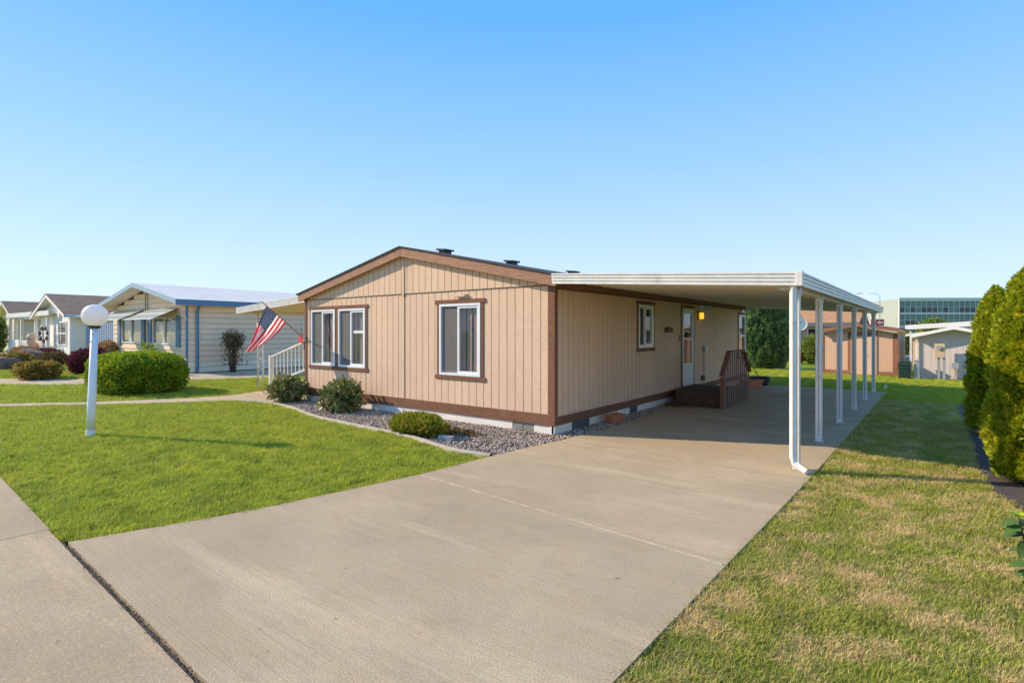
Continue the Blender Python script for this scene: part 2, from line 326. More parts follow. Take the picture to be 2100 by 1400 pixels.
class MB:
    def __init__(self, T=PLAIN): self.bm = bmesh.new(); self.T = T
    def vs(self, pts): return [self.bm.verts.new(self.T(*p)) for p in pts]
    def face(self, vs):
        try: return self.bm.faces.new(vs)
        except ValueError: return None
    def box(self, a0, a1, b0, b1, c0, c1):
        v = self.vs([(a, b, c) for c in (c0, c1) for b in (b0, b1) for a in (a0, a1)])
        for f in ((0, 1, 3, 2), (4, 6, 7, 5), (0, 4, 5, 1), (2, 3, 7, 6), (0, 2, 6, 4), (1, 5, 7, 3)): self.face([v[i] for i in f])
        return self
    def prism(self, poly, n0, n1):
        """polygon in (u,z) extruded along n"""
        a = self.vs([(u, n0, z) for u, z in poly]); b = self.vs([(u, n1, z) for u, z in poly]); k = len(poly)
        self.face(a); self.face(b[::-1])
        for i in range(k): self.face([a[i], a[(i + 1) % k], b[(i + 1) % k], b[i]])
        return self
    def slab(self, poly, z0, z1):
        """polygon in (u,n) extruded along z"""
        a = self.vs([(u, n, z0) for u, n in poly]); b = self.vs([(u, n, z1) for u, n in poly]); k = len(poly)
        self.face(a); self.face(b)
        for i in range(k): self.face([a[i], a[(i + 1) % k], b[(i + 1) % k], b[i]])
        return self
    def strip(self, rows):
        """grid of rows of points"""
        vv = [self.vs(r) for r in rows]
        for i in range(len(vv) - 1):
            for j in range(len(vv[0]) - 1): self.face([vv[i][j], vv[i][j + 1], vv[i + 1][j + 1], vv[i + 1][j]])
        return self
    def tube(self, pts, r, n=8, cap=True):
        pts = [Vector(self.T(*p)) for p in pts]; rr = r if isinstance(r, (list, tuple)) else [r] * len(pts); rings = []
        for i, p in enumerate(pts):
            d = (pts[min(i + 1, len(pts) - 1)] - pts[max(i - 1, 0)]).normalized()
            s = d.cross(Vector((0, 0, 1)) if abs(d.z) < 0.95 else Vector((1, 0, 0))).normalized(); t = d.cross(s)
            rings.append([self.bm.verts.new(p + (s * math.cos(2 * math.pi * k / n) + t * math.sin(2 * math.pi * k / n)) * rr[i]) for k in range(n)])
        for i in range(len(rings) - 1):
            for k in range(n): self.face([rings[i][k], rings[i][(k + 1) % n], rings[i + 1][(k + 1) % n], rings[i + 1][k]])
        if cap: self.face(rings[0]); self.face(rings[-1])
        return self
    def lathe(self, prof, n=32, c=(0, 0)):
        rings = []
        for r, z in prof: rings.append([self.bm.verts.new(self.T(c[0] + r * math.cos(2 * math.pi * k / n), c[1] + r * math.sin(2 * math.pi * k / n), z)) for k in range(n)])
        for i in range(len(rings) - 1):
            for k in range(n): self.face([rings[i][k], rings[i][(k + 1) % n], rings[i + 1][(k + 1) % n], rings[i + 1][k]])
        self.face(rings[0]); self.face(rings[-1]); return self
    def build(self, name, mat, parent=None, smooth=False, bevel=0.0, loc=None, rz=None):
        bmesh.ops.recalc_face_normals(self.bm, faces=self.bm.faces)
        if bevel:
            bmesh.ops.bevel(self.bm, geom=list(self.bm.edges), offset=bevel, segments=1, affect='EDGES', clamp_overlap=True)
        me = bpy.data.meshes.new(name); self.bm.to_mesh(me); self.bm.free()
        if smooth: me.polygons.foreach_set('use_smooth', [True] * len(me.polygons))
        return link(name, me, mat, parent, loc, rz)
def in_poly(P, poly):
    x, y = P[:, 0], P[:, 1]; ins = np.zeros(len(P), bool); k = len(poly)
    for i in range(k):
        x0, y0 = poly[i]; x1, y1 = poly[(i + 1) % k]
        c = ((y0 > y) != (y1 > y)); xs = (x1 - x0) * (y - y0) / (y1 - y0 + 1e-12) + x0
        ins ^= c & (x < xs)
    return ins
def smooth_line(pts, per=6):
    P = [Vector((*p, 0)) for p in pts]; out = []
    for i in range(len(P) - 1):
        p0, p1, p2, p3 = P[max(i - 1, 0)], P[i], P[i + 1], P[min(i + 2, len(P) - 1)]
        for k in range(per):
            t = k / per
            q = 0.5 * ((2 * p1) + (p2 - p0) * t + (2 * p0 - 5 * p1 + 4 * p2 - p3) * t * t + (3 * p1 - p0 - 3 * p2 + p3) * t ** 3)
            out.append((q.x, q.y))
    return out + [tuple(pts[-1])]
def sheet(name, poly, z, mat, parent=None, depth=0.06):
    return tag(MB().slab(poly, z - depth, z).build(name, mat, parent), kind=None if parent else 'structure')

# ------------------------------------------------------------------ setting: ground, paving, lawns, bed, hills
MB().strip([[(-6000, -6000, -0.05), (6000, -6000, -0.05)], [(-6000, 6000, -0.05), (6000, 6000, -0.05)]]).build('ground', 'lawn_soil')['kind'] = 'structure'
STREET_Y = -6.45
st = sheet('street', [(-60, STREET_Y + 0.9), (-20, STREET_Y + 0.35), (-5, STREET_Y + 0.14), (-0.75, STREET_Y - 0.02), (-0.63, STREET_Y + 0.25), (3.9, STREET_Y + 0.15), (3.95, STREET_Y - 0.16), (60, STREET_Y - 0.16), (60, -16), (-60, -16)], -0.030, 'joint_dark')
def yl(x):   # street edge line
    pts = [(-60, STREET_Y + 0.9), (-20, STREET_Y + 0.35), (-5, STREET_Y + 0.14), (-0.63, STREET_Y - 0.015), (3.8, STREET_Y - 0.160), (60, STREET_Y - 0.16)]
    return float(np.interp(x, [p[0] for p in pts], [p[1] for p in pts]))
xs = [-30, -22, -16, -11, -6.9, -4.0, -1.125, 2.3, 5.6, 9, 14, 20]
for i in range(len(xs) - 1):
    a, b = xs[i] + 0.006, xs[i + 1] - 0.006
    ed = [(x, yl(x) - 0.006) for x in np.linspace(a, b, 5)]
    w = 0.012 if a > -1.2 else 0.0
    ed = [(x, y - w * (0.4 + 0.6 * random.random())) for x, y in ed]
    MB().slab(ed + [(b, -9.6), (a, -9.6)], -0.06, -0.006).build('slab', 'concrete_street', st)
for i in range(4):
    MB().slab([(-30 + i * 14, -9.62), (-16.012 + i * 14, -9.62), (-16.012 + i * 14, -15.9), (-30 + i * 14, -15.9)], -0.06, -0.008).build('slab', 'concrete_street', st)
# driveway
def dl(y): return float(np.interp(y, [-6.5, -5.2, -3.2, -1.85, -0.25, 1.1, 2.5, 4.5, 12], [-0.63, -0.20, 0.13, 0.21, 0.41, 0.48, 0.46, 0.40, 0.40]))
def dr(y): return float(np.interp(y, [-6.5, -5.36, -0.67, 11.2], [3.76, 3.80, 3.94, 4.16]))
J = [(-6.455, -6.60), (-3.20, -3.56), (-0.40, -0.74), (2.55, 2.3), (5.5, 5.3), (8.4, 8.25), (11.42, 11.18)]   # (y at left edge, y at right edge)
drv = sheet('driveway', [(dl(y) + 0.03, y) for y in np.linspace(-6.40, 11.36, 30)] + [(dr(y) - 0.03, y) for y in np.linspace(11.14, -6.52, 30)], -0.004, 'joint_fill', depth=0.1)
for i in range(6):
    (a0, a1), (b0, b1) = J[i], J[i + 1]; g = 0.014
    yy = np.linspace(0, 1, 7)
    Lp = [(dl(y), y) for y in (a0 + g + (b0 - a0 - 2 * g) * t for t in yy)]
    Rp = [(dr(y), y) for y in (a1 + g + (b1 - a1 - 2 * g) * t for t in yy)][::-1]
    n = 26
    low = [(Lp[0][0] + (Rp[-1][0] - Lp[0][0]) * t, Lp[0][1] + (Rp[-1][1] - Lp[0][1]) * t + random.uniform(-.004, .004)) for t in np.linspace(0, 1, n)][1:-1]
    hi = [(Rp[0][0] + (Lp[-1][0] - Rp[0][0]) * t, Rp[0][1] + (Lp[-1][1] - Rp[0][1]) * t + random.uniform(-.004, .004)) for t in np.linspace(0, 1, n)][1:-1]
    MB().slab(Lp[::1] + hi[::-1] + Rp + low[::-1], -0.10, 0.0).build('slab', 'concrete_drive', drv)
# dirt and debris along the joint at the street
V, F = [], []
for k in range(420):
    x = rng.uniform(-0.6, 2.9); y = yl(x) + 0.000 + rng.normal(0, 0.010) ; s = rng.uniform(0.003, 0.009)
    a = rng.uniform(0, 6.28); q = len(V)
    for d in range(3): V.append((x + s * math.cos(a + d * 2.1), y + s * 0.7 * math.sin(a + d * 2.1), -0.004 + rng.uniform(0, .004)))
    V.append((x, y, 0.002 + s * 0.7)); F += [(q, q + 1, q + 3), (q + 1, q + 2, q + 3), (q + 2, q, q + 3)]
tag(link('joint_debris', np_mesh('joint_debris', V, F), 'mulch'), 'dark grit and dead moss along the joint between street and driveway', 'debris', kind='stuff')
# walkways
EDG = smooth_line([(-9.2, -1.22), (-8.45, -1.12), (-7.75, -0.98), (-7.0, -1.02), (-6.2, -1.16), (-5.3, -1.40), (-4.5, -1.54), (-3.34, -1.62), (-2.44, -1.66), (-1.61, -1.76), (-0.81, -1.96), (-0.27, -2.01), (0.19, -1.96)], 5)
WN = smooth_line([(-13.6, -6.2), (-12.04, -5.0), (-10.85, -3.72), (-10.02, -2.78), (-9.35, -1.85), (-8.95, -1.35), (-8.6, -1.15)], 5)
WF = smooth_line([(-14.5, -6.2), (-12.75, -4.95), (-11.5, -3.62), (-10.78, -2.6), (-10.22, -1.45), (-10.15, -0.6), (-10.4, 0.2)], 5)
sheet('walkway', WN + [(-7.72, -0.85), (-7.66, 0.0), (-7.66, 9)] + [(-10.4, 9)] + WF[::-1], -0.004, 'concrete_walk', depth=0.08)
NN = smooth_line([(-22.0, -6.2), (-19.3, -4.1), (-17.2, -2.45), (-16.1, 0.2), (-15.1, 2.3), (-14.5, 5), (-14.3, 14)], 5)
NF = smooth_line([(-26.0, -6.0), (-22.3, -3.6), (-19.9, -1.9), (-19.22, 0.9), (-19.18, 3), (-19.1, 14)], 5)
sheet('neighbour_driveway', NN + NF[::-1], -0.008, 'concrete_walk', depth=0.08)
sheet('neighbour_path', [(-60, 1.9), (-33, 1.5), (-33, 0.9), (-60, 1.3)], -0.010, 'concrete_walk')
sheet('back_lane', [(-40, 36), (60, 34), (60, 42), (-40, 44)], -0.02, 'asphalt')
# edging kerb around gravel bed
w = 0.10; rows = []
for i, (x, y) in enumerate(EDG):
    a, b = EDG[max(i - 1, 0)], EDG[min(i + 1, len(EDG) - 1)]; t = Vector((b[0] - a[0], b[1] - a[1])).normalized(); nx, ny = -t.y, t.x
    rows.append([(x + nx * o * w, y + ny * o * w, z) for o, z in ((-0.02, -0.08), (0.02, 0.004), (0.22, 0.026), (0.7, 0.028), (0.97, 0.014), (1.0, -0.08))])
MB().strip(rows).build('bed_edging', 'block_curb', smooth=True)['kind'] = 'structure'
BED = [(x, y + 0.05) for x, y in EDG] + [(dl(-1.85) - 0.0, -1.85)] + [(dl(y), y) for y in np.linspace(-1.7, 4.7, 12)] + [(0.0, 4.7), (0, 0), (-7.66, 0), (-7.70, -0.80), (-8.5, -0.95)]
MB().slab(BED, -0.12, -0.03).build('gravel_bed', 'soil')['kind'] = 'structure'
MB().slab([(6.3, -1.1), (5.86, -0.62), (5.64, 0.1), (5.58, 1.3), (5.62, 3.7), (5.62, 9), (7.2, 9), (7.2, -1.3)], -0.1, -0.022).build('mulch_strip', 'mulch')['kind'] = 'structure'
# gravel stones
bmi = bmesh.new(); bmesh.ops.create_icosphere(bmi, subdivisions=1, radius=1.0)
IV = np.array([v.co[:] for v in bmi.verts]); IF = np.array([[v.index for v in f.verts] for f in bmi.faces]); bmi.free()
def stones(name, poly, per_m2, r0, r1, z, mat, label):
    P = np.array(poly); lo, hi = P.min(0), P.max(0); n = int(per_m2 * np.prod(hi - lo))
    Q = rng.uniform(lo, hi, (n, 2)); Q = Q[in_poly(Q, poly)]; n = len(Q)
    s = rng.uniform(r0, r1, (n, 1, 1)) * rng.uniform([0.7, 0.7, 0.45], [1.3, 1.3, 0.8], (n, 1, 3))
    V = IV[None] * rng.uniform(0.8, 1.15, (n, len(IV), 1)) * s
    a = rng.uniform(0, 6.28, n); ca, sa = np.cos(a)[:, None], np.sin(a)[:, None]
    tilt = rng.normal(0, 0.35, n)[:, None]
    X, Y, Z = V[..., 0], V[..., 1], V[..., 2]
    Y, Z = Y * np.cos(tilt) - Z * np.sin(tilt), Y * np.sin(tilt) + Z * np.cos(tilt)
    V = np.stack([X * ca - Y * sa + Q[:, :1], X * sa + Y * ca + Q[:, 1:], Z + z + rng.uniform(-0.004, 0.016, (n, 1))], -1)
    F = IF[None] + (np.arange(n) * len(IV))[:, None, None]
    o = link(name, np_mesh(name, V.reshape(-1, 3), F.reshape(-1, 3)), mat)
    return tag(o, label, 'gravel', kind='stuff')
bi = [(x + 0.0, y + 0.14) for x, y in EDG[8:]]
stones('gravel', bi + [(dl(-1.75) - 0.03, -1.75)] + [(dl(y) - 0.04, y) for y in np.linspace(-1.6, 4.6, 12)] + [(0.02, 4.6), (0.02, -0.02), (-7.66, -0.02), (-7.66, -0.84)], 1050, 0.011, 0.022, -0.024, 'gravel', 'grey and tan pebbles filling the bed around the house corner')
# far hills
V = []; F = []
for (cx, cy, hh, w_) in ((-3967, 730, 172, 130), (-4090, 590, 150, 110), (-4300, 900, 110, 420), (-4100, 1900, 90, 900)):
    m = MB(); rr = []
    for i in range(15):
        t = i / 14 * 2 - 1; rr.append([(cx + 1.2 * w_ * q, cy + t * w_, hh * max(0, (1 - t * t)) ** 1.2 * (1 - q * q) * (1 + 0.12 * math.sin(5 * t + cx) + 0.06 * math.sin(13 * t)) - 2) for q in (-1, -0.5, 0, 0.5, 1)])
    m.strip(rr).build('hill', 'hill_dry', smooth=True)['kind'] = 'structure'

# lawns: tufts of blades, one object per lawn
tuft_col = bpy.data.collections.new('tufts')
def make_tufts(prefix, mat, hmin, hmax, flop):
    c = bpy.data.collections.new(prefix)
    for v in range(5):
        V, F = [], []
        for b in range(16):
            a, r = rng.uniform(0, 6.28), 0.042 * math.sqrt(rng.uniform()); x, y = r * math.cos(a), r * math.sin(a)
            h = rng.uniform(hmin, hmax); d = rng.uniform(0, 6.28); fl = h * rng.uniform(0.2, flop); wd = rng.uniform(0.0016, 0.0032)
            dx, dy = math.cos(d), math.sin(d); sx, sy = -dy * wd, dx * wd; q = len(V)
            V += [(x - sx, y - sy, -0.01), (x + sx, y + sy, -0.01), (x + dx * fl * .35 + sx * .8, y + dy * fl * .35 + sy * .8, h * .6), (x + dx * fl * .35 - sx * .8, y + dy * fl * .35 - sy * .8, h * .6), (x + dx * fl, y + dy * fl, h)]
            F += [(q, q + 1, q + 2), (q, q + 2, q + 3), (q + 3, q + 2, q + 4)]
        me = np_mesh(prefix, V, F); me.materials.append(MATS[mat]); o = bpy.data.objects.new(prefix, me); c.objects.link(o)
    return c
def lawn(name, poly, mat_soil, coll, k, label, z=-0.030, holes=(), dmin=40, dmax=1400, smax=2.2):
    P = np.array(poly); lo, hi = P.min(0), P.max(0)
    C = np.array([5.04, -7.73])
    n = int(dmax * np.prod(hi - lo)); n = min(n, 900000)
    Q = rng.uniform(lo, hi, (n, 2)); d = np.linalg.norm(Q - C, axis=1)
    base = n / np.prod(hi - lo)
    dens = np.clip(k * (4.0 / np.maximum(d, 0.5)) ** 1.45, dmin, base)
    Q = Q[rng.uniform(size=n) < dens / base]
    Q = Q[in_poly(Q, poly)]
    for h in holes: Q = Q[~in_poly(Q, h)]
    d = np.linalg.norm(Q - C, axis=1)
    me = bpy.data.meshes.new(name); me.vertices.add(len(Q))
    me.vertices.foreach_set('co', np.column_stack([Q, np.full(len(Q), z)]).astype(np.float32).ravel())
    sc = rng.uniform(0.7, 1.2, len(Q)) * np.clip((d / 7.0) ** 0.35, 0.95, smax)
    at = me.attributes.new('tscale', 'FLOAT', 'POINT'); at.data.foreach_set('value', sc.astype(np.float32))
    rot = np.column_stack([rng.normal(0, .12, len(Q)), rng.normal(0, .12, len(Q)), rng.uniform(0, 6.28, len(Q))]).astype(np.float32)
    at = me.attributes.new('trot', 'FLOAT_VECTOR', 'POINT'); at.data.foreach_set('vector', rot.ravel())
    o = link(name, me, None); me.materials.append(coll.objects[0].data.materials[0])
    ng = bpy.data.node_groups.new(name, 'GeometryNodeTree')
    ng.interface.new_socket('Geometry', in_out='INPUT', socket_type='NodeSocketGeometry'); ng.interface.new_socket('Geometry', in_out='OUTPUT', socket_type='NodeSocketGeometry')
    N = ng.nodes; gi, go = N.new('NodeGroupInput'), N.new('NodeGroupOutput')
    ci = N.new('GeometryNodeCollectionInfo'); ci.inputs['Collection'].default_value = coll; ci.inputs['Separate Children'].default_value = True; ci.inputs['Reset Children'].default_value = True
    ip = N.new('GeometryNodeInstanceOnPoints'); ip.inputs['Pick Instance'].default_value = True
    ri = N.new('FunctionNodeRandomValue'); ri.data_type = 'INT'; ri.inputs[4].default_value = 0; ri.inputs[5].default_value = 4
    a1 = N.new('GeometryNodeInputNamedAttribute'); a1.data_type = 'FLOAT'; a1.inputs[0].default_value = 'tscale'
    a2 = N.new('GeometryNodeInputNamedAttribute'); a2.data_type = 'FLOAT_VECTOR'; a2.inputs[0].default_value = 'trot'
    lk = ng.links.new
    lk(gi.outputs[0], ip.inputs['Points']); lk(ci.outputs[0], ip.inputs['Instance']); lk(ri.outputs[2], ip.inputs['Instance Index'])
    lk(a1.outputs[0], ip.inputs['Scale']); lk(a2.outputs[0], ip.inputs['Rotation']); lk(ip.outputs[0], go.inputs[0])
    md = o.modifiers.new('tufts', 'NODES'); md.node_group = ng
    tag(o, label, 'grass', kind='stuff')
    tag(MB().slab(poly, z - 0.05, z).build(name + '_ground', mat_soil), kind='structure')
    return len(Q)
green = make_tufts('green_tuft', 'grass_green', 0.020, 0.058, 1.3)
dryt = make_tufts('dry_tuft', 'grass_dry', 0.018, 0.046, 1.6)
e = -0.018
L1 = [(-0.62 - e, STREET_Y + 0.0)] + [(dl(y) - e, y) for y in np.linspace(-6.3, -2.0, 12)] + [(x, y - 0.01) for x, y in EDG[::-1][:-4]] + [(x + 0.02, y - 0.02) for x, y in WN[::-1][2:]] + [(x, yl(x) + 0.012) for x in (-13.5, -9, -5, -2, -0.7)]
hedge_hole = [(-14.3, -2.6), (-13.2, -2.8), (-12.2, -2.5), (-12.1, -1.4), (-13.2, -1.1), (-14.4, -1.3)]
L2 = [(x - 0.02, y + 0.02) for x, y in WF] + [(-10.44, 9), (-14.2, 12)] + [(x + 0.02, y) for x, y in NN[::-1]]
L4 = [(dr(y) + e, y) for y in np.linspace(-7.0, 11.2, 25)] + [(0.3, 11.45), (-9, 11.8), (-9, 19), (5.6, 19), (5.62, 3.7), (5.56, 1.3), (5.53, 0.2), (5.62, -1.2), (9, -1.2), (9, -6.6), (3.9, -6.63)]
nL1 = lawn('front_lawn', L1, 'lawn_soil', green, 1500, 'short bright green grass of the front lawn around the globe lamp')
nL2 = lawn('side_lawn', L2, 'lawn_soil', green, 1500, 'short green grass strip behind the walkway with the clipped hedge', holes=(hedge_hole,))
L4a = [(dr(y) + e, y) for y in np.linspace(-7.0, 9.0, 22)] + [(5.62, 9.0), (5.62, 3.7), (5.58, 1.3), (5.64, 0.1), (5.86, -0.62), (6.3, -1.1), (7.2, -1.3), (9, -1.3), (9, -6.6), (3.9, -6.63)]
nL4 = lawn('dry_lawn', L4a, 'lawn_soil_dry', dryt, 1900, 'patchy half dry grass beside the driveway', dmax=2000)
L5 = [(dr(9.02) + e, 9.02), (dr(11.2) + e, 11.2), (0.3, 11.45), (-9, 11.8), (-9, 19), (7, 19), (7, 9.02)]
lawn('back_lawn', L5, 'lawn_soil', green, 1900, 'green grass around the sheds behind the carport')
L3 = [(-60, -2.5), (-24.5, -3.1), (-25.9, -6.0), (-60, -5.4)]
L3b = [(x - 0.05, y) for x, y in NF[4:14]] + [(-22.8, -3.4), (-60, -3.0), (-60, 0.8), (-30, 0.6), (-19.6, 1.2)]
lawn('neighbour_lawn', L3b, 'lawn_soil', green, 1400, 'green lawn in front of the neighbouring homes', dmin=25)

# ------------------------------------------------------------------ plants
def leaf_tmpl(kind):
    if kind == 'oval':      # folded leaf, length along +x
        V = [(0, 0, 0), (0.35, 0.2, 0.06), (0.35, -0.2, 0.06), (0.75, 0.16, 0.03), (0.75, -0.16, 0.03), (1.0, 0, -0.06), (0.4, 0, -0.02)]
        F = [(0, 6, 1), (0, 2, 6), (6, 3, 1), (6, 2, 4), (6, 5, 3), (6, 4, 5)]
    elif kind == 'spray':   # flat fan of scale twigs
        V, F = [], []
        for a, l in ((-0.75, 0.6), (-0.35, 0.9), (0.02, 1.0), (0.4, 0.85), (0.8, 0.6)):
            q = len(V); c, s = math.cos(a), math.sin(a)
            V += [(0.05 * c, 0.05 * s, 0), (l * 0.6 * c - 0.10 * s, l * 0.6 * s + 0.10 * c, 0.03), (l * 0.6 * c + 0.10 * s, l * 0.6 * s - 0.10 * c, -0.03), (l * c, l * s, 0.02)]
            F += [(q, q + 2, q + 1), (q + 1, q + 2, q + 3)]
    elif kind == 'needle':
        V, F = [], []
        for k in range(6):
            a = k * 1.05; q = len(V); c, s = math.cos(a), math.sin(a); x0 = 0.12 * k
            V += [(x0, 0.02 * c, 0.02 * s), (x0 + 0.12, -0.03 * c, -0.03 * s), (x0 + 0.45, 0.30 * c, 0.30 * s)]
            F += [(q, q + 1, q + 2)]
    else:                   # plain small leaf
        V = [(0, 0, 0), (0.45, 0.26, 0.05), (0.45, -0.26, 0.05), (1, 0, 0)]; F = [(0, 2, 1), (1, 2, 3)]
    return np.array(V, float), np.array(F, int)
def leaves(name, P, D, size, kind, mat, parent, jitter=0.5):
    n = len(P); T, F = leaf_tmpl(kind)
    D = D + rng.normal(0, jitter, (n, 3)); D /= np.linalg.norm(D, axis=1, keepdims=True) + 1e-9
    H = rng.normal(0, 1, (n, 3)); S = np.cross(D, H); S /= np.linalg.norm(S, axis=1, keepdims=True) + 1e-9; U = np.cross(D, S)
    s = (size * rng.uniform(0.65, 1.25, n))[:, None, None]
    V = P[:, None] + s * (T[None, :, 0:1] * D[:, None] + T[None, :, 1:2] * S[:, None] + T[None, :, 2:3] * U[:, None])
    FF = F[None] + (np.arange(n) * len(T))[:, None, None]
    return link(name, np_mesh(name, V.reshape(-1, 3), FF.reshape(-1, 3)), mat, parent)
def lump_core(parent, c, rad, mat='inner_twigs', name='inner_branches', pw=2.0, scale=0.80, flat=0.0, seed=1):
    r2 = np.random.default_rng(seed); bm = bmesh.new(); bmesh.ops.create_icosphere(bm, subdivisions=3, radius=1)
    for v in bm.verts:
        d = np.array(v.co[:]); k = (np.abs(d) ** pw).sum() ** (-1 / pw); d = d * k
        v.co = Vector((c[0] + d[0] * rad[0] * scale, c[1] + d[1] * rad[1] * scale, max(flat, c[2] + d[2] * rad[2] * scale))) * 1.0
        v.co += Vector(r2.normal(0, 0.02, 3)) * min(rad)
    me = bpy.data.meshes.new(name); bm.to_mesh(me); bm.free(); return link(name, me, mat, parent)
def shell_points(n, c, rad, pw=2.0, lo=0.86, hi=1.03, lumps=24, lump_amp=0.10, zmin=None):
    D = rng.normal(0, 1, (n, 3)); D /= np.linalg.norm(D, axis=1, keepdims=True)
    k = (np.abs(D) ** pw).sum(1) ** (-1 / pw)
    LC = rng.normal(0, 1, (lumps, 3)); LC /= np.linalg.norm(LC, axis=1, keepdims=True)
    lum = np.exp(-(1 - (D @ LC.T)) * 28).max(1) * lump_amp - lump_amp * 0.5
    rr = (rng.uniform(lo, hi, n) + lum)[:, None]
    P = np.array(c) + D * k[:, None] * rr * np.array(rad)
    Nn = D / np.array(rad); Nn /= np.linalg.norm(Nn, axis=1, keepdims=True)
    if zmin is not None:
        m = P[:, 2] > zmin; P, Nn = P[m], Nn[m]
    return P, Nn
def bush(name, label, loc, rad, n, size, kind, mat, pw=2.0, lumps=24, amp=0.12, group=None, core=0.78, stems=4, up=0.35, lo=0.8, cat='shrub', jitter=0.5, zoff=None):
    t = empty(name, loc, 0, label, cat, group); cz = rad[2] * (0.95 if zoff is None else zoff)
    P, D = shell_points(n, (0, 0, cz), rad, pw, lo, 1.04, lumps, amp, zmin=0.02)
    D[:, 2] += up
    leaves('leaves', P, D, size, kind, mat, t, jitter)
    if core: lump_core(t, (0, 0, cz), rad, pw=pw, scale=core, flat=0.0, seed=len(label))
    m = MB()
    for k in range(stems):
        a = k * 6.28 / stems + 0.4; q = 0.35
        m.tube([(0.05 * math.cos(a), 0.05 * math.sin(a), -0.05), (rad[0] * .25 * math.cos(a), rad[1] * .25 * math.sin(a), cz * .6), (rad[0] * q * math.cos(a), rad[1] * q * math.sin(a), cz * 1.2)], [0.022, 0.016, 0.008], 6)
    m.build('stem', 'bark', t)
    return t
# clipped hedge by the walkway
bush('clipped_hedge', 'large clipped bright green hedge behind the globe lamp', (-13.30, -1.95, 0), (1.36, 1.02, 0.55), 26000, 0.075, 'leaf', 'leaf_hedge', pw=3.4, lumps=160, amp=0.10, core=0.84, up=0.5, lo=0.86, cat='hedge')
# rhododendrons at the house
for i, (x, y, r, h, lab) in enumerate(((-7.68, -0.45, 0.50, 0.315, 'glossy leaved shrub at the far end of the gravel bed, below the flag'), (-5.18, -0.62, 0.52, 0.335, 'glossy leaved shrub in the gravel bed below the double window'))):
    b = bush('rhododendron', lab, (x, y, 0), (r * 1.0, r * 0.9, h), 1250, 0.125, 'oval', 'leaf_rhodo', lumps=22, amp=0.34, core=0.62, up=0.3, lo=0.60, group='shrubs in the gravel bed', jitter=0.75)
t = bush('low_juniper', 'low spreading olive green juniper on the edge of the gravel bed', (-1.84, -1.42, 0), (0.58, 0.32, 0.165), 4200, 0.062, 'spray', 'leaf_juniper', lumps=46, amp=0.22, core=0.78, up=0.9, lo=0.75)
bush('rhododendron', 'dark shrub behind the white stair railing', (-13.0, 4.9, 0), (0.95, 0.8, 0.62), 1500, 0.15, 'oval', 'leaf_rhodo', lumps=20, amp=0.2)
# neighbours' planting on the left
bush('barberry', 'yellow and rust coloured shrub at the left beside the pale concrete drive', (-20.9, -2.70, 0), (0.80, 0.66, 0.31), 4200, 0.12, 'leaf', 'leaf_yellow', lumps=40, amp=0.28, core=0.66, up=0.7, lo=0.68)
bush('barberry', 'small yellow shrub behind the dark boulder at the left edge', (-29.5, -1.85, 0), (0.9, 0.7, 0.34), 2600, 0.12, 'leaf', 'leaf_yellow', lumps=30, amp=0.25, core=0.7, up=0.6)
bush('purple_barberry', 'dark purple shrub left of the clipped hedge', (-22.3, -0.75, 0), (0.85, 0.72, 0.52), 4600, 0.10, 'leaf', 'leaf_purple', lumps=40, amp=0.2, core=0.76)
bush('purple_barberry', 'low dark purple shrub behind the leaning grey boulder', (-36.9, 0.75, 0), (1.5, 0.8, 0.34), 4600, 0.10, 'leaf', 'leaf_purple', lumps=40, amp=0.2, core=0.76)
bush('spirea', 'brownish autumn shrub between the two purple shrubs', (-30.8, -0.2, 0), (1.0, 0.6, 0.32), 2200, 0.11, 'leaf', 'leaf_dry', lumps=30, amp=0.3, core=0.6)
bush('spirea', 'rusty green shrub behind the clipped hedge, below the blue metal fence', (-27.5, 1.1, 0), (1.4, 0.7, 0.62), 3600, 0.12, 'leaf', 'leaf_autumn', lumps=40, amp=0.25, core=0.7)
bush('spirea', 'pale dry ornamental grasses in front of the white porch', (-44.0, 1.15, 0), (2.3, 0.6, 0.28), 3200, 0.22, 'needle', 'leaf_autumn', lumps=40, amp=0.3, core=0.6, up=1.4)
bush('climbing_rose', 'leafy climber at the far left house beside the driveway', (-56.5, 1.6, 0), (0.8, 0.6, 1.55), 2600, 0.16, 'leaf', 'leaf_round', lumps=40, amp=0.25)
bush('rose_bush', 'loose green rose sprigs showing above the clipped hedge', (-19.9, 0.55, 0), (0.5, 0.4, 0.72), 420, 0.13, 'leaf', 'leaf_hedge', lumps=14, amp=0.4, core=0, up=0.8, lo=0.5)
def boulder(label, loc, rad, seed, rz=0.0, lean=0.0):
    r2 = np.random.default_rng(seed); bm = bmesh.new(); bmesh.ops.create_icosphere(bm, subdivisions=3, radius=1)
    LC = r2.normal(0, 1, (9, 3)); LC /= np.linalg.norm(LC, axis=1, keepdims=True)
    for v in bm.verts:
        d = np.array(v.co[:]); cut = min(1.0, min(0.78 / max(1e-3, float(d @ c)) if d @ c > 0.1 else 9 for c in LC))
        d = d * cut; v.co = Vector((d[0] * rad[0] + lean * max(0, d[2]), d[1] * rad[1], d[2] * rad[2] + rad[2] * 0.55))
    me = bpy.data.meshes.new('boulder'); bm.to_mesh(me); bm.free(); return tag(link('boulder', me, 'boulder', None, loc, rz), label, 'boulder', 'landscape boulders')
boulder('dark rounded boulder at the left edge of the picture', (-28.6, -2.30, 0), (0.62, 0.6, 0.40), 3)
boulder('grey leaning boulder with a sloping flat face', (-33.0, -0.5, 0), (0.72, 0.6, 0.56), 8, 0.5, -0.3)
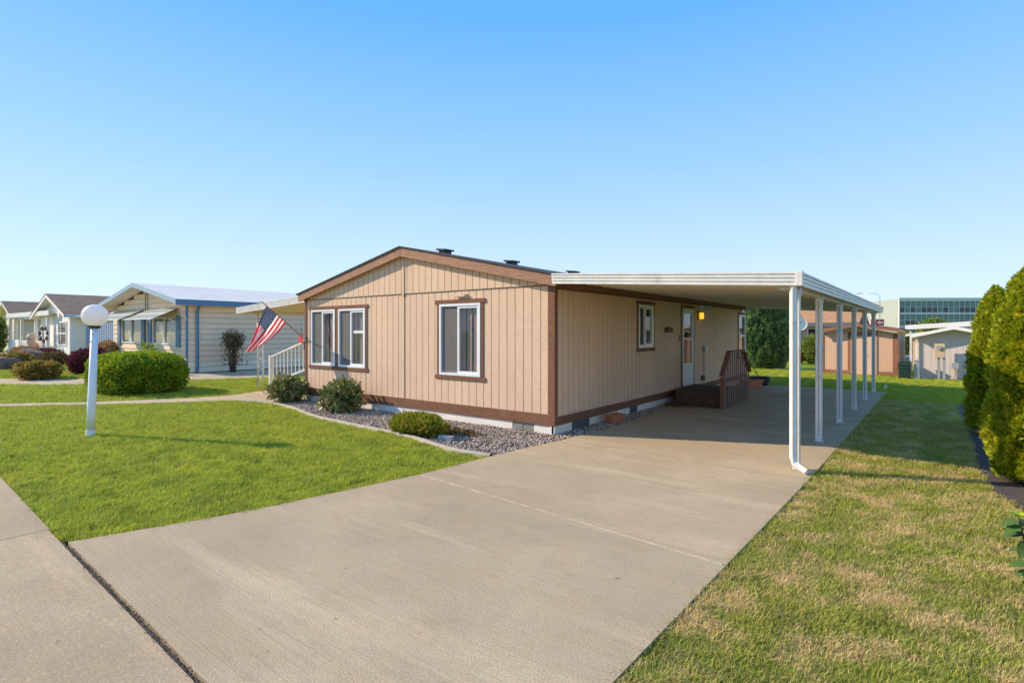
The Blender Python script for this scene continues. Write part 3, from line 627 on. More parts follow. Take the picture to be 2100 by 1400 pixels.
# arborvitae row on the right
def thuja(label, loc, r, h, n, seed):
    t = empty('arborvitae', loc, 0, label, 'tree', 'arborvitae row at the right edge')
    z = rng.uniform(0.02, 1, n); a = rng.uniform(0, 6.283, n)
    prof = np.interp(z, [0, 0.06, 0.35, 0.6, 0.8, 0.92, 1.0], [0.86, 0.96, 1.0, 0.90, 0.66, 0.40, 0.03])
    keep = rng.uniform(size=n) < 0.25 + 0.75 * prof; z, a, prof = z[keep], a[keep], prof[keep]; n = len(z)
    LC = np.column_stack([rng.uniform(0, 6.283, 150), rng.uniform(0, 1, 150)])
    da = np.abs((a[:, None] - LC[None, :, 0] + np.pi) % (2 * np.pi) - np.pi) * r; dz = (z[:, None] - LC[None, :, 1]) * h
    lum = np.exp(-(da ** 2 + 0.40 * dz ** 2) / 0.0050).max(1)
    rr = r * prof * (rng.uniform(0.82, 1.0, n) + 0.26 * lum - 0.08)
    P = np.column_stack([rr * np.cos(a), rr * np.sin(a), z * h + rng.normal(0, 0.02, n)])
    D = np.column_stack([np.cos(a), np.sin(a), np.full(n, 0.75)])
    leaves('foliage', P, D, 0.054, 'spray', 'leaf_thuja', t, 0.5)
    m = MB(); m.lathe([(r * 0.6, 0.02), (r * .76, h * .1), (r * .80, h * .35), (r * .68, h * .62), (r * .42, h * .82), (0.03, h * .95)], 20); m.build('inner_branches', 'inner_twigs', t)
    MB().tube([(0, 0, -0.1), (0, 0, h * 0.9)], [0.05, 0.01], 8).build('trunk', 'bark', t)
    k = 0
    return t
thuja('nearest arborvitae at the right edge of the picture', (6.03, 0.95, 0), 0.39, 2.52, 44000, 1)
thuja('arborvitae second in the row, further back and leftmost in view', (5.99, 4.6, 0), 0.36, 2.50, 24000, 2)
thuja('arborvitae between the nearest and the leftmost one in the row', (6.18, 2.75, 0), 0.38, 2.42, 9000, 3)
thuja('cut off arborvitae beyond the right edge, in front of the row', (6.42, -0.35, 0), 0.50, 2.3, 9000, 4)
# tall conifer behind the carport
def conifer(label, loc, r, h, n):
    t = empty('juniper_tree', loc, 0, label, 'tree')
    z = rng.uniform(0.0, 1, n); a = rng.uniform(0, 6.283, n)
    prof = np.interp(z, [0, 0.1, 0.4, 0.75, 0.92, 1.0], [0.78, 0.94, 1.0, 0.95, 0.7, 0.2])
    LC = np.column_stack([rng.uniform(0, 6.283, 150), rng.uniform(0, 1, 150)])
    da = np.abs((a[:, None] - LC[None, :, 0] + np.pi) % (2 * np.pi) - np.pi) * r; dz = (z[:, None] - LC[None, :, 1]) * h
    lum = np.exp(-(da ** 2 + 0.22 * dz ** 2) / 0.016).max(1)
    rr = r * prof * (rng.uniform(0.80, 0.98, n) + 0.22 * lum - 0.08)
    P = np.column_stack([rr * np.cos(a), rr * np.sin(a), z * h]); D = np.column_stack([np.cos(a) * .6, np.sin(a) * .6, np.full(n, 1.0)])
    leaves('foliage', P, D, 0.15, 'spray', 'leaf_conifer', t, 0.35)
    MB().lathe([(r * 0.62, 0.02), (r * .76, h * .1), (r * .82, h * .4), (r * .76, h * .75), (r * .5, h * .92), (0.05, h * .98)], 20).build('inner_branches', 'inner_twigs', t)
    MB().tube([(0, 0, -0.1), (0, 0, h * 0.9)], [0.09, 0.02], 8).build('trunk', 'bark', t)
conifer('broad dark blue green conifer on the lawn behind the carport', (-1.1, 20.0, 0), 1.04, 3.6, 15000)
bush('round_shrub', 'rounded light green shrub left of the tan shed', (0.32, 25.8, 0), (0.74, 0.74, 0.80), 4200, 0.12, 'leaf', 'leaf_round', lumps=50, amp=0.12)
bush('gold_shrub', 'small golden yellow shrub below the satellite dish', (-0.75, 25.6, 0), (0.5, 0.45, 0.36), 1400, 0.11, 'leaf', 'leaf_gold', lumps=20, amp=0.2)
bush('far_tree', 'green tree showing between the tan shed and the white carport roof', (3.75, 43, 0), (0.9, 0.8, 0.85), 1500, 0.2, 'leaf', 'leaf_round', lumps=40, amp=0.2, cat='tree')
bush('far_tree', 'bushy tree top in front of the glass office building', (5.7, 68.5, 0), (1.3, 1.0, 1.65), 1500, 0.3, 'leaf', 'leaf_round', lumps=40, amp=0.2, cat='tree')
# tall dry vine against the neighbour's wall
t = empty('climbing_shrub', (-18.55, 3.25, 0), 0, 'tall half bare brown shrub standing against the beige neighbour wall', 'shrub')
P, D = shell_points(1500, (0, 0, 1.38), (0.34, 0.44, 0.46), 2.2, 0.35, 1.1, 20, 0.3)
P2 = np.column_stack([rng.normal(0, .18, 650), rng.normal(0, .24, 650), rng.uniform(0.3, 1.2, 650)]); D2 = rng.normal(0, 1, (650, 3))
leaves('leaves', np.vstack([P, P2]), np.vstack([D, D2]), 0.085, 'leaf', 'leaf_dry', t, 0.8)
m = MB()
for k in range(26):
    a = rng.uniform(0, 6.28); r0 = rng.uniform(0, .13); r1 = rng.uniform(.1, .42)
    m.tube([(r0 * math.cos(a), r0 * math.sin(a), -0.02), (r0 * 1.4 * math.cos(a), r0 * 1.4 * math.sin(a), .7), (r1 * math.cos(a) * .7, r1 * math.sin(a) * .8, 1.25), (r1 * math.cos(a) * 1.1, r1 * math.sin(a) * 1.2, rng.uniform(1.3, 1.75))], [.016, .012, .008, .003], 5)
m.build('stem', 'bark', t)
# sapling at the right edge
t = empty('sapling', (5.545, -2.98, 0), 0, 'broad leaved sapling reaching in at the lower right edge', 'sapling')
m = MB(); stem = [(0, 0, -0.02), (0.03, 0.02, 0.22), (0.0, 0.02, 0.40), (-0.03, 0.0, 0.55)]
m.tube(stem, [.011, .009, .007, .004], 6); m.build('stem', 'bark', t)
def leaf_big(p, d, s, mat):
    d = Vector(d).normalized(); sd = d.cross(Vector((0.2, -0.3, 1))).normalized(); up = sd.cross(d)
    m = MB(); rows = []
    for q, wv in ((0, 0.02), (.12, .20), (.35, .34), (.6, .30), (.82, .15), (1, .01)):
        c = Vector(p) + d * s * q - up * s * 0.25 * q * q
        rows.append([tuple(c - sd * s * wv + up * s * .10 * wv * 3), tuple(c), tuple(c + sd * s * wv + up * s * .10 * wv * 3)])
    m.strip(rows).build('leaf', mat, t, smooth=True)
for k in range(26):
    f = rng.uniform(0.2, 0.97); i = min(2, int(f * 3)); q = f * 3 - i
    p = np.array(stem[i]) * (1 - q) + np.array(stem[i + 1]) * q
    a = rng.uniform(0, 6.28); leaf_big(p, (math.cos(a), math.sin(a), rng.uniform(-.5, .25)), rng.uniform(.075, .115), 'leaf_sapling')
for k in range(5):
    a = k * 1.26; leaf_big(stem[3], (math.cos(a), math.sin(a), .75), .065, 'leaf_lime')

# ------------------------------------------------------------------ the tan mobile home
HW, HL = 7.6, 12.25                      # width along x (from -HW to 0), length along y
XC, EAVE, RIDGE, OV = -3.8, 2.60, 3.42, 0.15
home = empty('mobile_home', (0, 0, 0), 0, 'tan single storey mobile home with brown trim and vertical siding', 'house')
def gable_z(x, drop=0.0): return RIDGE - (RIDGE - EAVE) * abs(x - XC) / (HW / 2 + 0.05) - drop
def cut(u0, u1, z0, zt, holes):
    """pieces of a board column u0..u1 from z0 up to zt(u), less the rectangular holes"""
    cutsu = sorted({u0, u1} | {h[i] for h in holes for i in (0, 1) if u0 < h[i] < u1}); out = []
    for a, b in zip(cutsu[:-1], cutsu[1:]):
        mid = (a + b) / 2; segs = []; z = z0
        for h in sorted((h for h in holes if h[0] < mid < h[1]), key=lambda h: h[2]):
            if h[2] > z: segs.append([(a, z), (b, z), (b, h[2]), (a, h[2])])
            z = max(z, h[3])
        if zt(mid) > z + 0.01: segs.append([(a, z), (b, z), (b, zt(b)), (a, zt(a))])
        out += segs
    return out
FW = [(-7.33, -6.31, 0.90, 2.28), (-6.17, -5.14, 0.90, 2.28), (-2.74, -1.65, 0.88, 2.29)]   # front windows u0,u1,z0,z1
SW = [(3.36, 4.17, 1.38, 2.34), (11.34, 12.12, 0.90, 2.30)]                               # side windows
SD = (6.05, 6.93, 0.33, 2.35)                                                            # side door
BW = 0.1866
def boards(T, ua, ub, z0, zt, holes, n0, n1, first=None):
    u = ua; shared = {}
    while u < ub - 0.02:
        b = min(u + BW, ub); segs = cut(u + 0.007, b - 0.007, z0, zt, holes)
        plain = len(segs) == 1 and abs(zt(u) - zt(b)) < 1e-6 and b - u > BW - 1e-4
        if plain:
            if 'me' not in shared:
                m = MB(T); m.prism([(0, z0), (BW - 0.014, z0), (BW - 0.014, zt(u)), (0, zt(u))], n0, n1); o = m.build('siding_board', 'siding_tan', home); shared['me'] = o.data
            else: o = link('siding_board', shared['me'], None, home)
            o.location = T(u + 0.007, 0, 0)
        elif segs:
            for s in segs:
                if s[1][0] - s[0][0] > 0.012:
                    m = MB(T); m.prism(s, n0, n1); m.build('siding_board', 'siding_tan', home)
        u = b
SEAM = 2.565
boards(FRONT, -7.55, -0.06, 0.30, lambda u: min(SEAM, gable_z(u, 0.02)), FW, 0.0, 0.012)
boards(FRONT, -7.45, -0.15, SEAM - 0.012, lambda u: gable_z(u, 0.02), [], 0.012, 0.024)
boards(SIDE, 0.06, HL, 0.26, lambda u: 2.56, SW + [SD], 0.0, 0.012)
m = MB(FRONT); m.box(-7.47, -0.13, 0.012, 0.022, SEAM - 0.030, SEAM - 0.013); m.build('seam_shadow_line', 'groove_and_shadow', home)  # dark strip painted in as the shadow line below the overlapping upper boards
m = MB(FRONT); m.box(-3.87, -3.80, 0.024, 0.040, 2.50, 3.30); m.build('seam_cover', 'siding_tan', home, bevel=0.004)
m = MB(FRONT); m.box(-3.80, -3.79, 0.012, 0.018, 0.30, SEAM - .03); m.build('seam_groove', 'groove_and_shadow', home)
# wall backing behind the boards (grooves show it), with the openings left free
def backing(T, ua, ub, z0, zt, holes, n0, n1, mat, name):
    m = MB(T)
    cutsu = sorted({ua, ub} | {h[i] for h in holes for i in (0, 1)} | {XC if ua < XC < ub and T is FRONT else ua})
    for a, b in zip(cutsu[:-1], cutsu[1:]):
        for s in cut(a, b, z0, zt, holes): m.prism(s, n0, n1)
    return m.build(name, mat, home)
backing(FRONT, -7.6, -0.004, 0.15, lambda u: gable_z(u, 0.03), FW, -0.10, 0.004, 'groove_and_shadow', 'front_wall')
backing(SIDE, 0.004, HL, 0.15, lambda u: 2.57, SW + [SD], -0.10, 0.004, 'groove_and_shadow', 'side_wall')
m = MB(); m.box(-HW, -HW + 0.1, 0.1, HL, 0.15, 2.57); m.build('rear_side_wall', 'siding_tan', home)
m = MB(FRONT); m.prism([(-HW, .15), (0, .15), (0, 2.57), (XC, 3.38), (-HW, 2.57)], -HL - 0.1, -HL); m.build('back_wall', 'siding_tan', home)
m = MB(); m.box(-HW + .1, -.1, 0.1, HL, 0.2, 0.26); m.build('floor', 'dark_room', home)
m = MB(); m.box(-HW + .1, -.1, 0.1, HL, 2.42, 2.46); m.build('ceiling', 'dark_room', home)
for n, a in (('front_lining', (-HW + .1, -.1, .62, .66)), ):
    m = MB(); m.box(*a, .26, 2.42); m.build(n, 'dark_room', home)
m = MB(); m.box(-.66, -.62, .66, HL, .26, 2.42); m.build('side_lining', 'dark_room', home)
# trim
m = MB(); m.box(-0.115, 0.030, -0.030, -0.002, 0.30, 2.575); m.build('corner_trim', 'trim_brown', home, bevel=0.004)
m = MB(); m.box(0.002, 0.028, -0.002, 0.075, 0.285, 2.555); m.build('corner_trim', 'trim_brown', home, bevel=0.004)
m = MB(FRONT); m.box(-7.632, -7.535, 0.002, 0.030, 0.30, 2.60); m.build('corner_trim', 'trim_brown', home, bevel=0.004)
for a, b in ((-7.63, -4.42), (-4.415, 0.036)):
    m = MB(FRONT); m.box(a, b, 0.0, 0.036, 0.128, 0.318); m.build('base_trim', 'trim_brown', home, bevel=0.004)
m = MB(SIDE); m.box(0.002, 5.42, 0.002, 0.034, 0.128, 0.275); m.build('base_trim', 'trim_brown', home, bevel=0.004)
m = MB(SIDE); m.box(6.95, HL, 0.002, 0.034, 0.128, 0.275); m.build('base_trim', 'trim_brown', home, bevel=0.004)
m = MB(SIDE); m.box(0.08, HL, 0.013, 0.036, 2.47, 2.575); m.build('eave_trim', 'trim_brown', home, bevel=0.004)
# skirting panels with foundation vents
for a, b in ((-7.58, -5.2), (-5.196, -2.8), (-2.796, -0.9), (-0.42, -0.10), (-0.096, 0.0)):
    m = MB(FRONT); m.box(a, b, -0.04, 0.008 if b < -.05 else 0.018, -0.08, 0.1275); m.build('skirting', 'skirt_white', home)
for a, b in ((0.042, 0.57), (1.22, 2.93), (3.35, 5.5), (5.51, HL)):
    m = MB(SIDE); m.box(a, b, -0.04, 0.008, -0.08, 0.1275); m.build('skirting', 'skirt_white', home)
m = MB(SIDE); m.box(-0.018, 0.042, -0.04, 0.016, -0.08, 0.127); m.build('skirting', 'skirt_white', home)
def fvent(T, a, b, mat):
    m = MB(T); m.box(a, b, -0.05, -0.012, -0.02, 0.127); v = m.build('foundation_vent', mat, home)
    for k in range(6):
        m = MB(T); z = -0.01 + k * 0.023; m.box(a + .006, b - .006, -0.012, 0.004, z, z + 0.011); m.build('louvre', mat, v)
fvent(FRONT, -0.895, -0.665, 'vent_grey'); fvent(FRONT, -0.655, -0.425, 'vent_grey'); fvent(SIDE, 0.58, 1.21, 'vent_dark'); fvent(SIDE, 2.94, 3.34, 'vent_dark')
# rake fascia, roof
def rake(x0, x1, name):
    za, zb = gable_z(x0) , gable_z(x1)
    m = MB(FRONT); m.prism([(x0, za - 0.085), (x1, zb - 0.085), (x1, zb + 0.105), (x0, za + 0.105)], OV - 0.03, OV); return m.build(name, 'fascia_brown', home, bevel=0.004)
rake(-7.74, XC, 'rake_fascia'); rake(XC + 0.002, 0.12, 'rake_fascia')
m = MB(FRONT); m.prism([(-7.72, gable_z(-7.72) - .03), (XC, RIDGE - .03), (0.10, gable_z(0.10) - .03), (0.10, gable_z(.1) - .01), (XC, RIDGE - .01), (-7.72, gable_z(-7.72) - .01)], 0.03, OV - 0.03); m.build('soffit', 'siding_tan', home)
for s, x1 in ((-1, -7.80), (1, 0.14)):
    m = MB(FRONT); zt = lambda x: gable_z(x) + 0.107
    m.prism([(XC, zt(XC)), (x1, zt(x1)), (x1, zt(x1) + 0.030), (XC, zt(XC) + 0.030)], -HL - 0.2, OV + 0.025); m.build('roof', 'roof_dark', home)
m = MB(SIDE); m.box(-0.11, HL + .1, 0.09, 0.118, 2.50, 2.70); m.build('eave_fascia', 'trim_brown', home)
m = MB(SIDE); m.box(0.0, HL + .1, 0.03, 0.09, 2.575, 2.60); m.build('soffit', 'siding_tan', home)
for x, y in ((-3.50, 0.9), (-2.92, 2.6), (-2.65, 5.0)):
    z = gable_z(x) + 0.135
    m = MB(); m.box(-.10, .10, -.10, .10, -.06, .07); v = m.build('roof_vent', 'black_metal', home, loc=(x, y, z))
    m = MB(); m.prism([(-.15, .070), (.15, .038), (.15, .078), (-.15, .110)], -.15, .15); m.build('cap', 'black_metal', v, bevel=.01)
# windows: frame, sashes, panes, screen, blind, brown trim
def vbar(T, a, b, z0, z1, n0, n1, w, name, mat, parent):
    m = MB(T)
    m.box(a, a + w, n0, n1, z0, z1); m.box(b - w, b, n0, n1, z0, z1); m.box(a + w, b - w, n0, n1, z1 - w, z1); m.box(a + w, b - w, n0, n1, z0, z0 + w)
    return m.build(name, mat, parent)
def slider(T, u0, u1, z0, z1, parent, left_screen=True, blind='blind_taupe', part_blind=1.0, wfr=0.045):
    """two-light sliding window; left light carries the insect screen"""
    w = vbar(T, u0, u1, z0, z1, -0.05, 0.038, wfr, 'window', 'vinyl_white', parent)
    mid = u0 + (u1 - u0) * 0.475; a, b, c, d = u0 + wfr, u1 - wfr, z0 + wfr, z1 - wfr
    vbar(T, mid - 0.028, b - .001, c + .001, d - .001, -0.025, 0.022, 0.045, 'sash', 'vinyl_white', w)
    vbar(T, a + .001, mid + 0.010, c + .001, d - .001, -0.048, -0.026, 0.024, 'sash', 'vinyl_white', w)
    m = MB(T); m.box(mid + .016, b - .045, -0.006, -0.003, c + .045, d - .045); m.build('pane', 'window_glass', w)
    m = MB(T); m.box(a + .024, mid - .014, -0.040, -0.037, c + .024, d - .024); m.build('pane', 'window_glass', w)
    if left_screen:
        m = MB(T); m.box(a + .012, mid - .029, 0.000, 0.001, c + .012, d - .012); m.build('insect_screen', 'insect_screen', w)
    m = MB(T); k = int((u1 - u0) / 0.085)
    for i in range(k):
        uu = u0 + .05 + i * 0.085
        if (uu - u0) / (u1 - u0) > 1 - part_blind - 1e-6:
            m.prism([(uu, c), (uu + .070, c), (uu + .070, d), (uu, d)], -0.070 - 0.016 * (i % 2), -0.067 - 0.016 * (i % 2))
    m.build('blind', blind, w)
    return w
def wtrim(T, u0, u1, z0, z1, w, hd=0.085, jb=0.075, ear=0.05, n=0.028, mids=()):
    m = MB(T); m.box(u0 - jb - ear, u1 + jb + ear, 0.012, n + .006, z1 + .001, z1 + hd); m.build('head_trim', 'trim_brown', w, bevel=.004)
    m = MB(T); m.box(u0 - jb - ear, u1 + jb + ear, 0.012, n + .006, z0 - hd, z0 - .001); m.build('sill_trim', 'trim_brown', w, bevel=.004)
    for a, b in [(u0 - jb, u0 - .001), (u1 + .001, u1 + jb)] + list(mids):
        m = MB(T); m.box(a, b, 0.012, n, z0, z1); m.build('jamb_trim', 'trim_brown', w, bevel=.004)
w1 = slider(FRONT, *FW[0], home); w2 = slider(FRONT, *FW[1], home); w3 = slider(FRONT, *FW[2], home)
wtrim(FRONT, FW[0][0], FW[1][1], .90, 2.28, w1, jb=0.075, ear=.03, mids=[(FW[0][1] + .001, FW[1][0] - .001)]); wtrim(FRONT, *FW[2], w3)
m = MB(FRONT); m.box(-5.62, -5.22, -0.0025, -0.001, 1.70, 1.765); m.build('sticker', 'blind_white', w2)
w4 = slider(SIDE, *SW[0], home, left_screen=False, part_blind=0.0); wtrim(SIDE, *SW[0], w4, ear=.02)
w5 = vbar(SIDE, *SW[1], -0.05, 0.04, .05, 'window', 'vinyl_white', home)
m = MB(SIDE); m.box(SW[1][0] + .05, SW[1][1] - .05, -.04, .02, 1.56, 1.62); m.build('sash', 'vinyl_white', w5)
for a, b in ((.951, 1.56), (1.62, 2.249)):
    m = MB(SIDE); m.box(SW[1][0] + .05, SW[1][1] - .05, -.012, -.008, a, b); m.build('pane', 'window_glass', w5)
wtrim(SIDE, *SW[1], w5, ear=0.0, jb=.06)
# side door
u0, u1, z0, z1 = SD
dr_ = vbar(SIDE, u0, u1, z0, z1, -0.06, 0.030, 0.05, 'door', 'door_white', home)
m = MB(SIDE); m.box(u0 + .05, u1 - .05, -.03, .012, z0 + .05, 0.90); m.box(u0 + .05, u0 + .15, -.03, .012, .90, 2.30); m.box(u1 - .15, u1 - .05, -.03, .012, .90, 2.30); m.box(u0 + .15, u1 - .15, -.03, .012, 2.22, 2.30); m.box(u0 + .15, u1 - .15, -.03, .012, 1.53, 1.57); m.build('door_panel', 'door_white', dr_)
m = MB(SIDE); m.box(u0 + .15, u1 - .15, -.012, -.008, .90, 1.53); m.build('pane', 'window_glass', dr_)
m = MB(SIDE); m.box(u0 + .15, u1 - .15, -.010, -.006, 1.57, 2.22); m.build('pane', 'window_glass', dr_)
m = MB(SIDE); m.box(u0 + .06, u0 + .10, .012, .035, 1.18, 1.36); m.tube([(u0 + .08, .03, 1.22), (u0 + .08, .065, 1.24), (u0 + .08, .065, 1.32), (u0 + .08, .03, 1.34)], .008, 6); m.build('handle', 'steel_grey', dr_)
m = MB(SIDE); m.box(u0 - .085, u0 - .001, .012, .030, .30, 2.43); m.box(u1 + .001, u1 + .05, .012, .030, .30, 2.43); m.box(u0 - .001, u1 + .001, .012, .030, z1 + .001, 2.43); m.build('door_trim', 'trim_brown', dr_)
# wall fittings
m = MB(SIDE); m.box(7.33, 8.31, .012, .05, 2.32, 2.47); v = m.build('vent_grille', 'vinyl_white', home)
for k in range(7):
    m = MB(SIDE); z = 2.333 + k * .018; m.box(7.37, 8.27, .05, .056, z, z + .010); m.build('louvre', 'vent_dark', v)
m = MB(SIDE); m.box(7.22, 7.34, .012, .04, 2.05, 2.30); m.box(7.20, 7.44, .04, .16, 2.27, 2.30); v = m.build('wall_lantern', 'black_metal', home)
m = MB(SIDE); m.box(7.24, 7.40, .065, .145, 2.09, 2.268); m.build('lantern_glass', 'lantern_amber', v, bevel=.012)
m = MB(SIDE); m.box(7.69, 7.84, .012, .09, 1.14, 1.33); v = m.build('meter_box', 'steel_grey', home, bevel=.008)
m = MB(SIDE); m.tube([(7.76, .03, 1.14), (7.76, .03, .40)], .013, 8); m.build('conduit', 'steel_grey', v)
m = MB(SIDE); m.tube([(7.76, .09, 1.26), (7.76, .115, 1.26)], .05, 14); m.build('dial', 'vinyl_white', v)
m = MB(SIDE); m.prism([(4.86, 1.72), (5.20, 1.72), (5.20, 1.80), (5.12, 1.85), (4.94, 1.85), (4.86, 1.80)], .012, .10); m.build('letter_box', 'trim_brown', home, bevel=.005)
m = MB(SIDE); m.box(5.83, 5.90, .012, .03, 1.50, 1.63); v = m.build('doorbell', 'trim_brown', home)
m = MB(SIDE); m.box(5.85, 5.88, .03, .036, 1.53, 1.60); m.build('button', 'blind_white', v)
m = MB(SIDE); m.box(7.55, 7.75, .036, .07, .36, .50); m.build('outlet_cover', 'black_metal', home)
m = MB(SIDE); m.box(11.55, 11.75, .012, .09, 2.41, 2.47); m.build('motion_light', 'vinyl_white', home)
m = MB(FRONT); m.prism([(-2.28, 2.42), (-2.02, 2.42), (-2.02, 2.475), (-2.28, 2.475)], .012, .075); v = m.build('porch_light', 'siding_tan', home)
m = MB(FRONT); m.prism([(-2.02, 2.43), (-1.99, 2.435), (-1.99, 2.47), (-2.02, 2.475)], .02, .07); m.build('end_cap', 'siding_tan', v)

# ------------------------------------------------------------------ carport
cp = empty('carport', (2, 6, 0), 0, 'white metal carport attached to the right side of the tan home', 'carport')
def rel(o, c=(2, 6, 0)):
    o.location = Vector(o.location) - Vector(c); return o
def cx(y): return 3.80 + 0.016 * (y + 0.3)      # outer edge
ROOF_IN, ROOF_OUT = 2.585, 2.370                 # underside height at the home and at the outer edge
def cz(x): return ROOF_IN + (ROOF_OUT - ROOF_IN) * (x - 0.2) / 3.6
y0c, y1c = -0.30, 12.0
rows = []
k = int((y1c - y0c) / 0.1)
for i in range(k + 1):
    y = y0c + 0.02 + (y1c - y0c - .04) * i / k
    ph = i % 3; dz = (0.0, 0.034, 0.034)[ph]
    rows.append([(0.125, y, cz(0.125) + dz + .005), (cx(y) - .02, y, cz(cx(y)) + dz + .005)])
rel(MB().strip(rows).build('roof_pan', 'soffit_cream', cp))
m = MB(); m.strip([[(0.13, y0c + .02, cz(.13) + .075), (cx(y0c) - .03, y0c + .02, cz(cx(y0c)) + .075)], [(0.13, y1c - .02, cz(.13) + .075), (cx(y1c) - .03, y1c - .02, cz(cx(y1c)) + .075)]])
rel(m.build('roof_top', 'metal_white', cp))
PROF = [(0.0, -0.055), (0.018, -0.055), (0.018, -0.022), (0.006, -0.016), (0.006, -0.010), (0.024, -0.004), (0.024, 0.026), (0.010, 0.032), (0.010, 0.038), (0.030, 0.044), (0.030, 0.072), (0.014, 0.078), (0.014, 0.084), (0.036, 0.090), (0.036, 0.112), (0.0, 0.116)]
def fascia_strip(p0, p1, nrm, name, mat='metal_cream'):
    n = Vector(nrm); m = MB(); m.strip([[tuple(Vector(p) + n * d + Vector((0, 0, z))) for d, z in PROF] for p in (p0, p1)])
    return rel(m.build(name, mat, cp))
fascia_strip((0.16, y0c, cz(.16)), (cx(y0c) - .01, y0c, cz(cx(y0c))), (0, -1, 0), 'front_fascia', 'metal_white')
fascia_strip((cx(y0c), y0c + .02, cz(cx(y0c))), (cx(5.9), 5.9, cz(cx(5.9))), (1, 0, 0), 'side_fascia', 'metal_white')
fascia_strip((cx(5.905), 5.905, cz(cx(5.905))), (cx(y1c), y1c, cz(cx(y1c))), (1, 0, 0), 'side_fascia', 'metal_white')
fascia_strip((0.16, y1c, cz(.16)), (cx(y1c), y1c, cz(cx(y1c))), (0, 1, 0), 'rear_fascia', 'metal_white')
x, z = cx(y0c), cz(cx(y0c))
m = MB(); m.box(x - .035, x + .042, y0c - .042, y0c + .035, z - .06, z + .122); rel(m.build('corner_cap', 'metal_white', cp, bevel=.004))
m = MB(); m.box(-0.07, .07, 0, y1c - y0c - .2, 0, .10); o = m.build('header_beam', 'metal_cream', cp); o.location = (3.62, y0c + .12, cz(3.62) - .105); o.rotation_euler = (0, 0, -0.016); rel(o)
def cpost(x, y, first=False):
    m = MB(); h = cz(3.62) - .105; w = 0.045 if not first else .04
    m.box(-w, w, -w, w, 0, h); o = m.build('post', 'metal_white', cp, bevel=.005); o.location = (x, y, 0); rel(o)
    m = MB(); m.box(-.008, .008, -w - .004, -w, 0.1, h - .05); m.build('seam', 'vent_grey', o)
    m = MB(); m.box(-w - .02, w + .02, -w - .02, w + .02, 0, .012); m.build('base_plate', 'steel_grey', o)
    m = MB(); m.box(-w - .012, w + .012, -.03, .03, h - .09, h + .02); m.build('bracket', 'steel_grey', o)
    for zz in (.35, .9, 1.45, 1.95):
        m = MB(); m.tube([(w + .001, 0, zz), (w + .008, 0, zz)], .010, 8); m.build('bolt', 'vent_grey', o)
for i, y in enumerate((-0.14, 2.0, 4.22, 6.45, 8.65, 11.0)):
    cpost(cx(y) - .14 if i else cx(y) - .06, y, i == 0)
# downspout beside the front post
xd, yd = cx(-0.3) - .075, -0.26
m = MB()
def dsec(p, ax, w=.042, d=.030):
    return p
def boxpath(m, pts, w, d):
    rings = []
    for i, p in enumerate(pts):
        a, b = Vector(pts[max(i - 1, 0)]), Vector(pts[min(i + 1, len(pts) - 1)]); t = (b - a).normalized()
        s = Vector((0.61, -0.79, 0)); s = (s - t * s.dot(t)).normalized(); u = t.cross(s)
        rings.append([m.bm.verts.new(Vector(p) + s * sx * w + u * sy * d) for sx, sy in ((-1, -1), (1, -1), (1, 1), (-1, 1))])
    for i in range(len(rings) - 1):
        for k in range(4): m.face([rings[i][k], rings[i][(k + 1) % 4], rings[i + 1][(k + 1) % 4], rings[i + 1][k]])
    m.face(rings[0]); m.face(rings[-1])
boxpath(m, [(xd, yd, z - .05), (xd, yd, 0.17), (xd + .02, yd - .01, 0.10), (xd + .10, yd - .05, 0.055), (xd + .17, yd - .09, 0.03)], .036, .030)
rel(m.build('downspout', 'metal_white', cp, bevel=.004))

# ------------------------------------------------------------------ steps with slatted railing
st_ = empty('entry_steps', (0.7, 5.6, 0), 0, 'brown carpeted entry steps with dark slatted wooden railing under the carport', 'steps')
def relS(o): o.location = Vector(o.location) - Vector((0.7, 5.6, 0)); return o
m = MB(); m.slab([(0.045, 6.95), (0.045, 5.5), (0.30, 4.80), (1.36, 4.78), (1.36, 6.95)], 0.0, 0.315); relS(m.build('landing', 'carpet_brown', st_, bevel=.012))
ya, yb, yc, yd2 = 4.72, 5.22, 6.42, 7.02
def railz(y): return float(np.interp(y, [ya, yb, yc, yd2], [0.74, 1.27, 1.27, 0.72]))
m = MB(); m.box(1.37, 1.46, ya - .02, ya + .07, 0.0, 0.70); relS(m.build('newel_post', 'deck_brown', st_, bevel=.004))
k = 13
for i in range(k):
    y = ya + .10 + (yd2 - ya - .12) * i / (k - 1); h = railz(y) - .03
    m = MB(); m.box(1.402, 1.42, -.040, .040, 0.02, h); o = m.build('slat', 'deck_brown', st_, bevel=.003); o.location = (0, y, 0); relS(o)
    m = MB(); m.box(1.4201, 1.4225, -.040, -.026, 0.03, h - .02); m.build('lit_edge', 'deck_lit_edge', o)  # lighter strip paints the light caught on the slat's edge
for a, b in ((ya - .04, yb), (yb, yc), (yc, yd2 + .02)):
    m = MB(SIDE); m.prism([(a, railz(a) - .015), (b, railz(b) - .015), (b, railz(b) + .025), (a, railz(a) + .025)], 1.36, 1.47); relS(m.build('hand_rail', 'deck_brown', st_, bevel=.003))
m = MB(); m.box(1.42, 1.45, ya + .05, yd2, 0.30, 0.37); o = relS(m.build('lower_rail', 'deck_brown', st_))
o.location.x -= .065
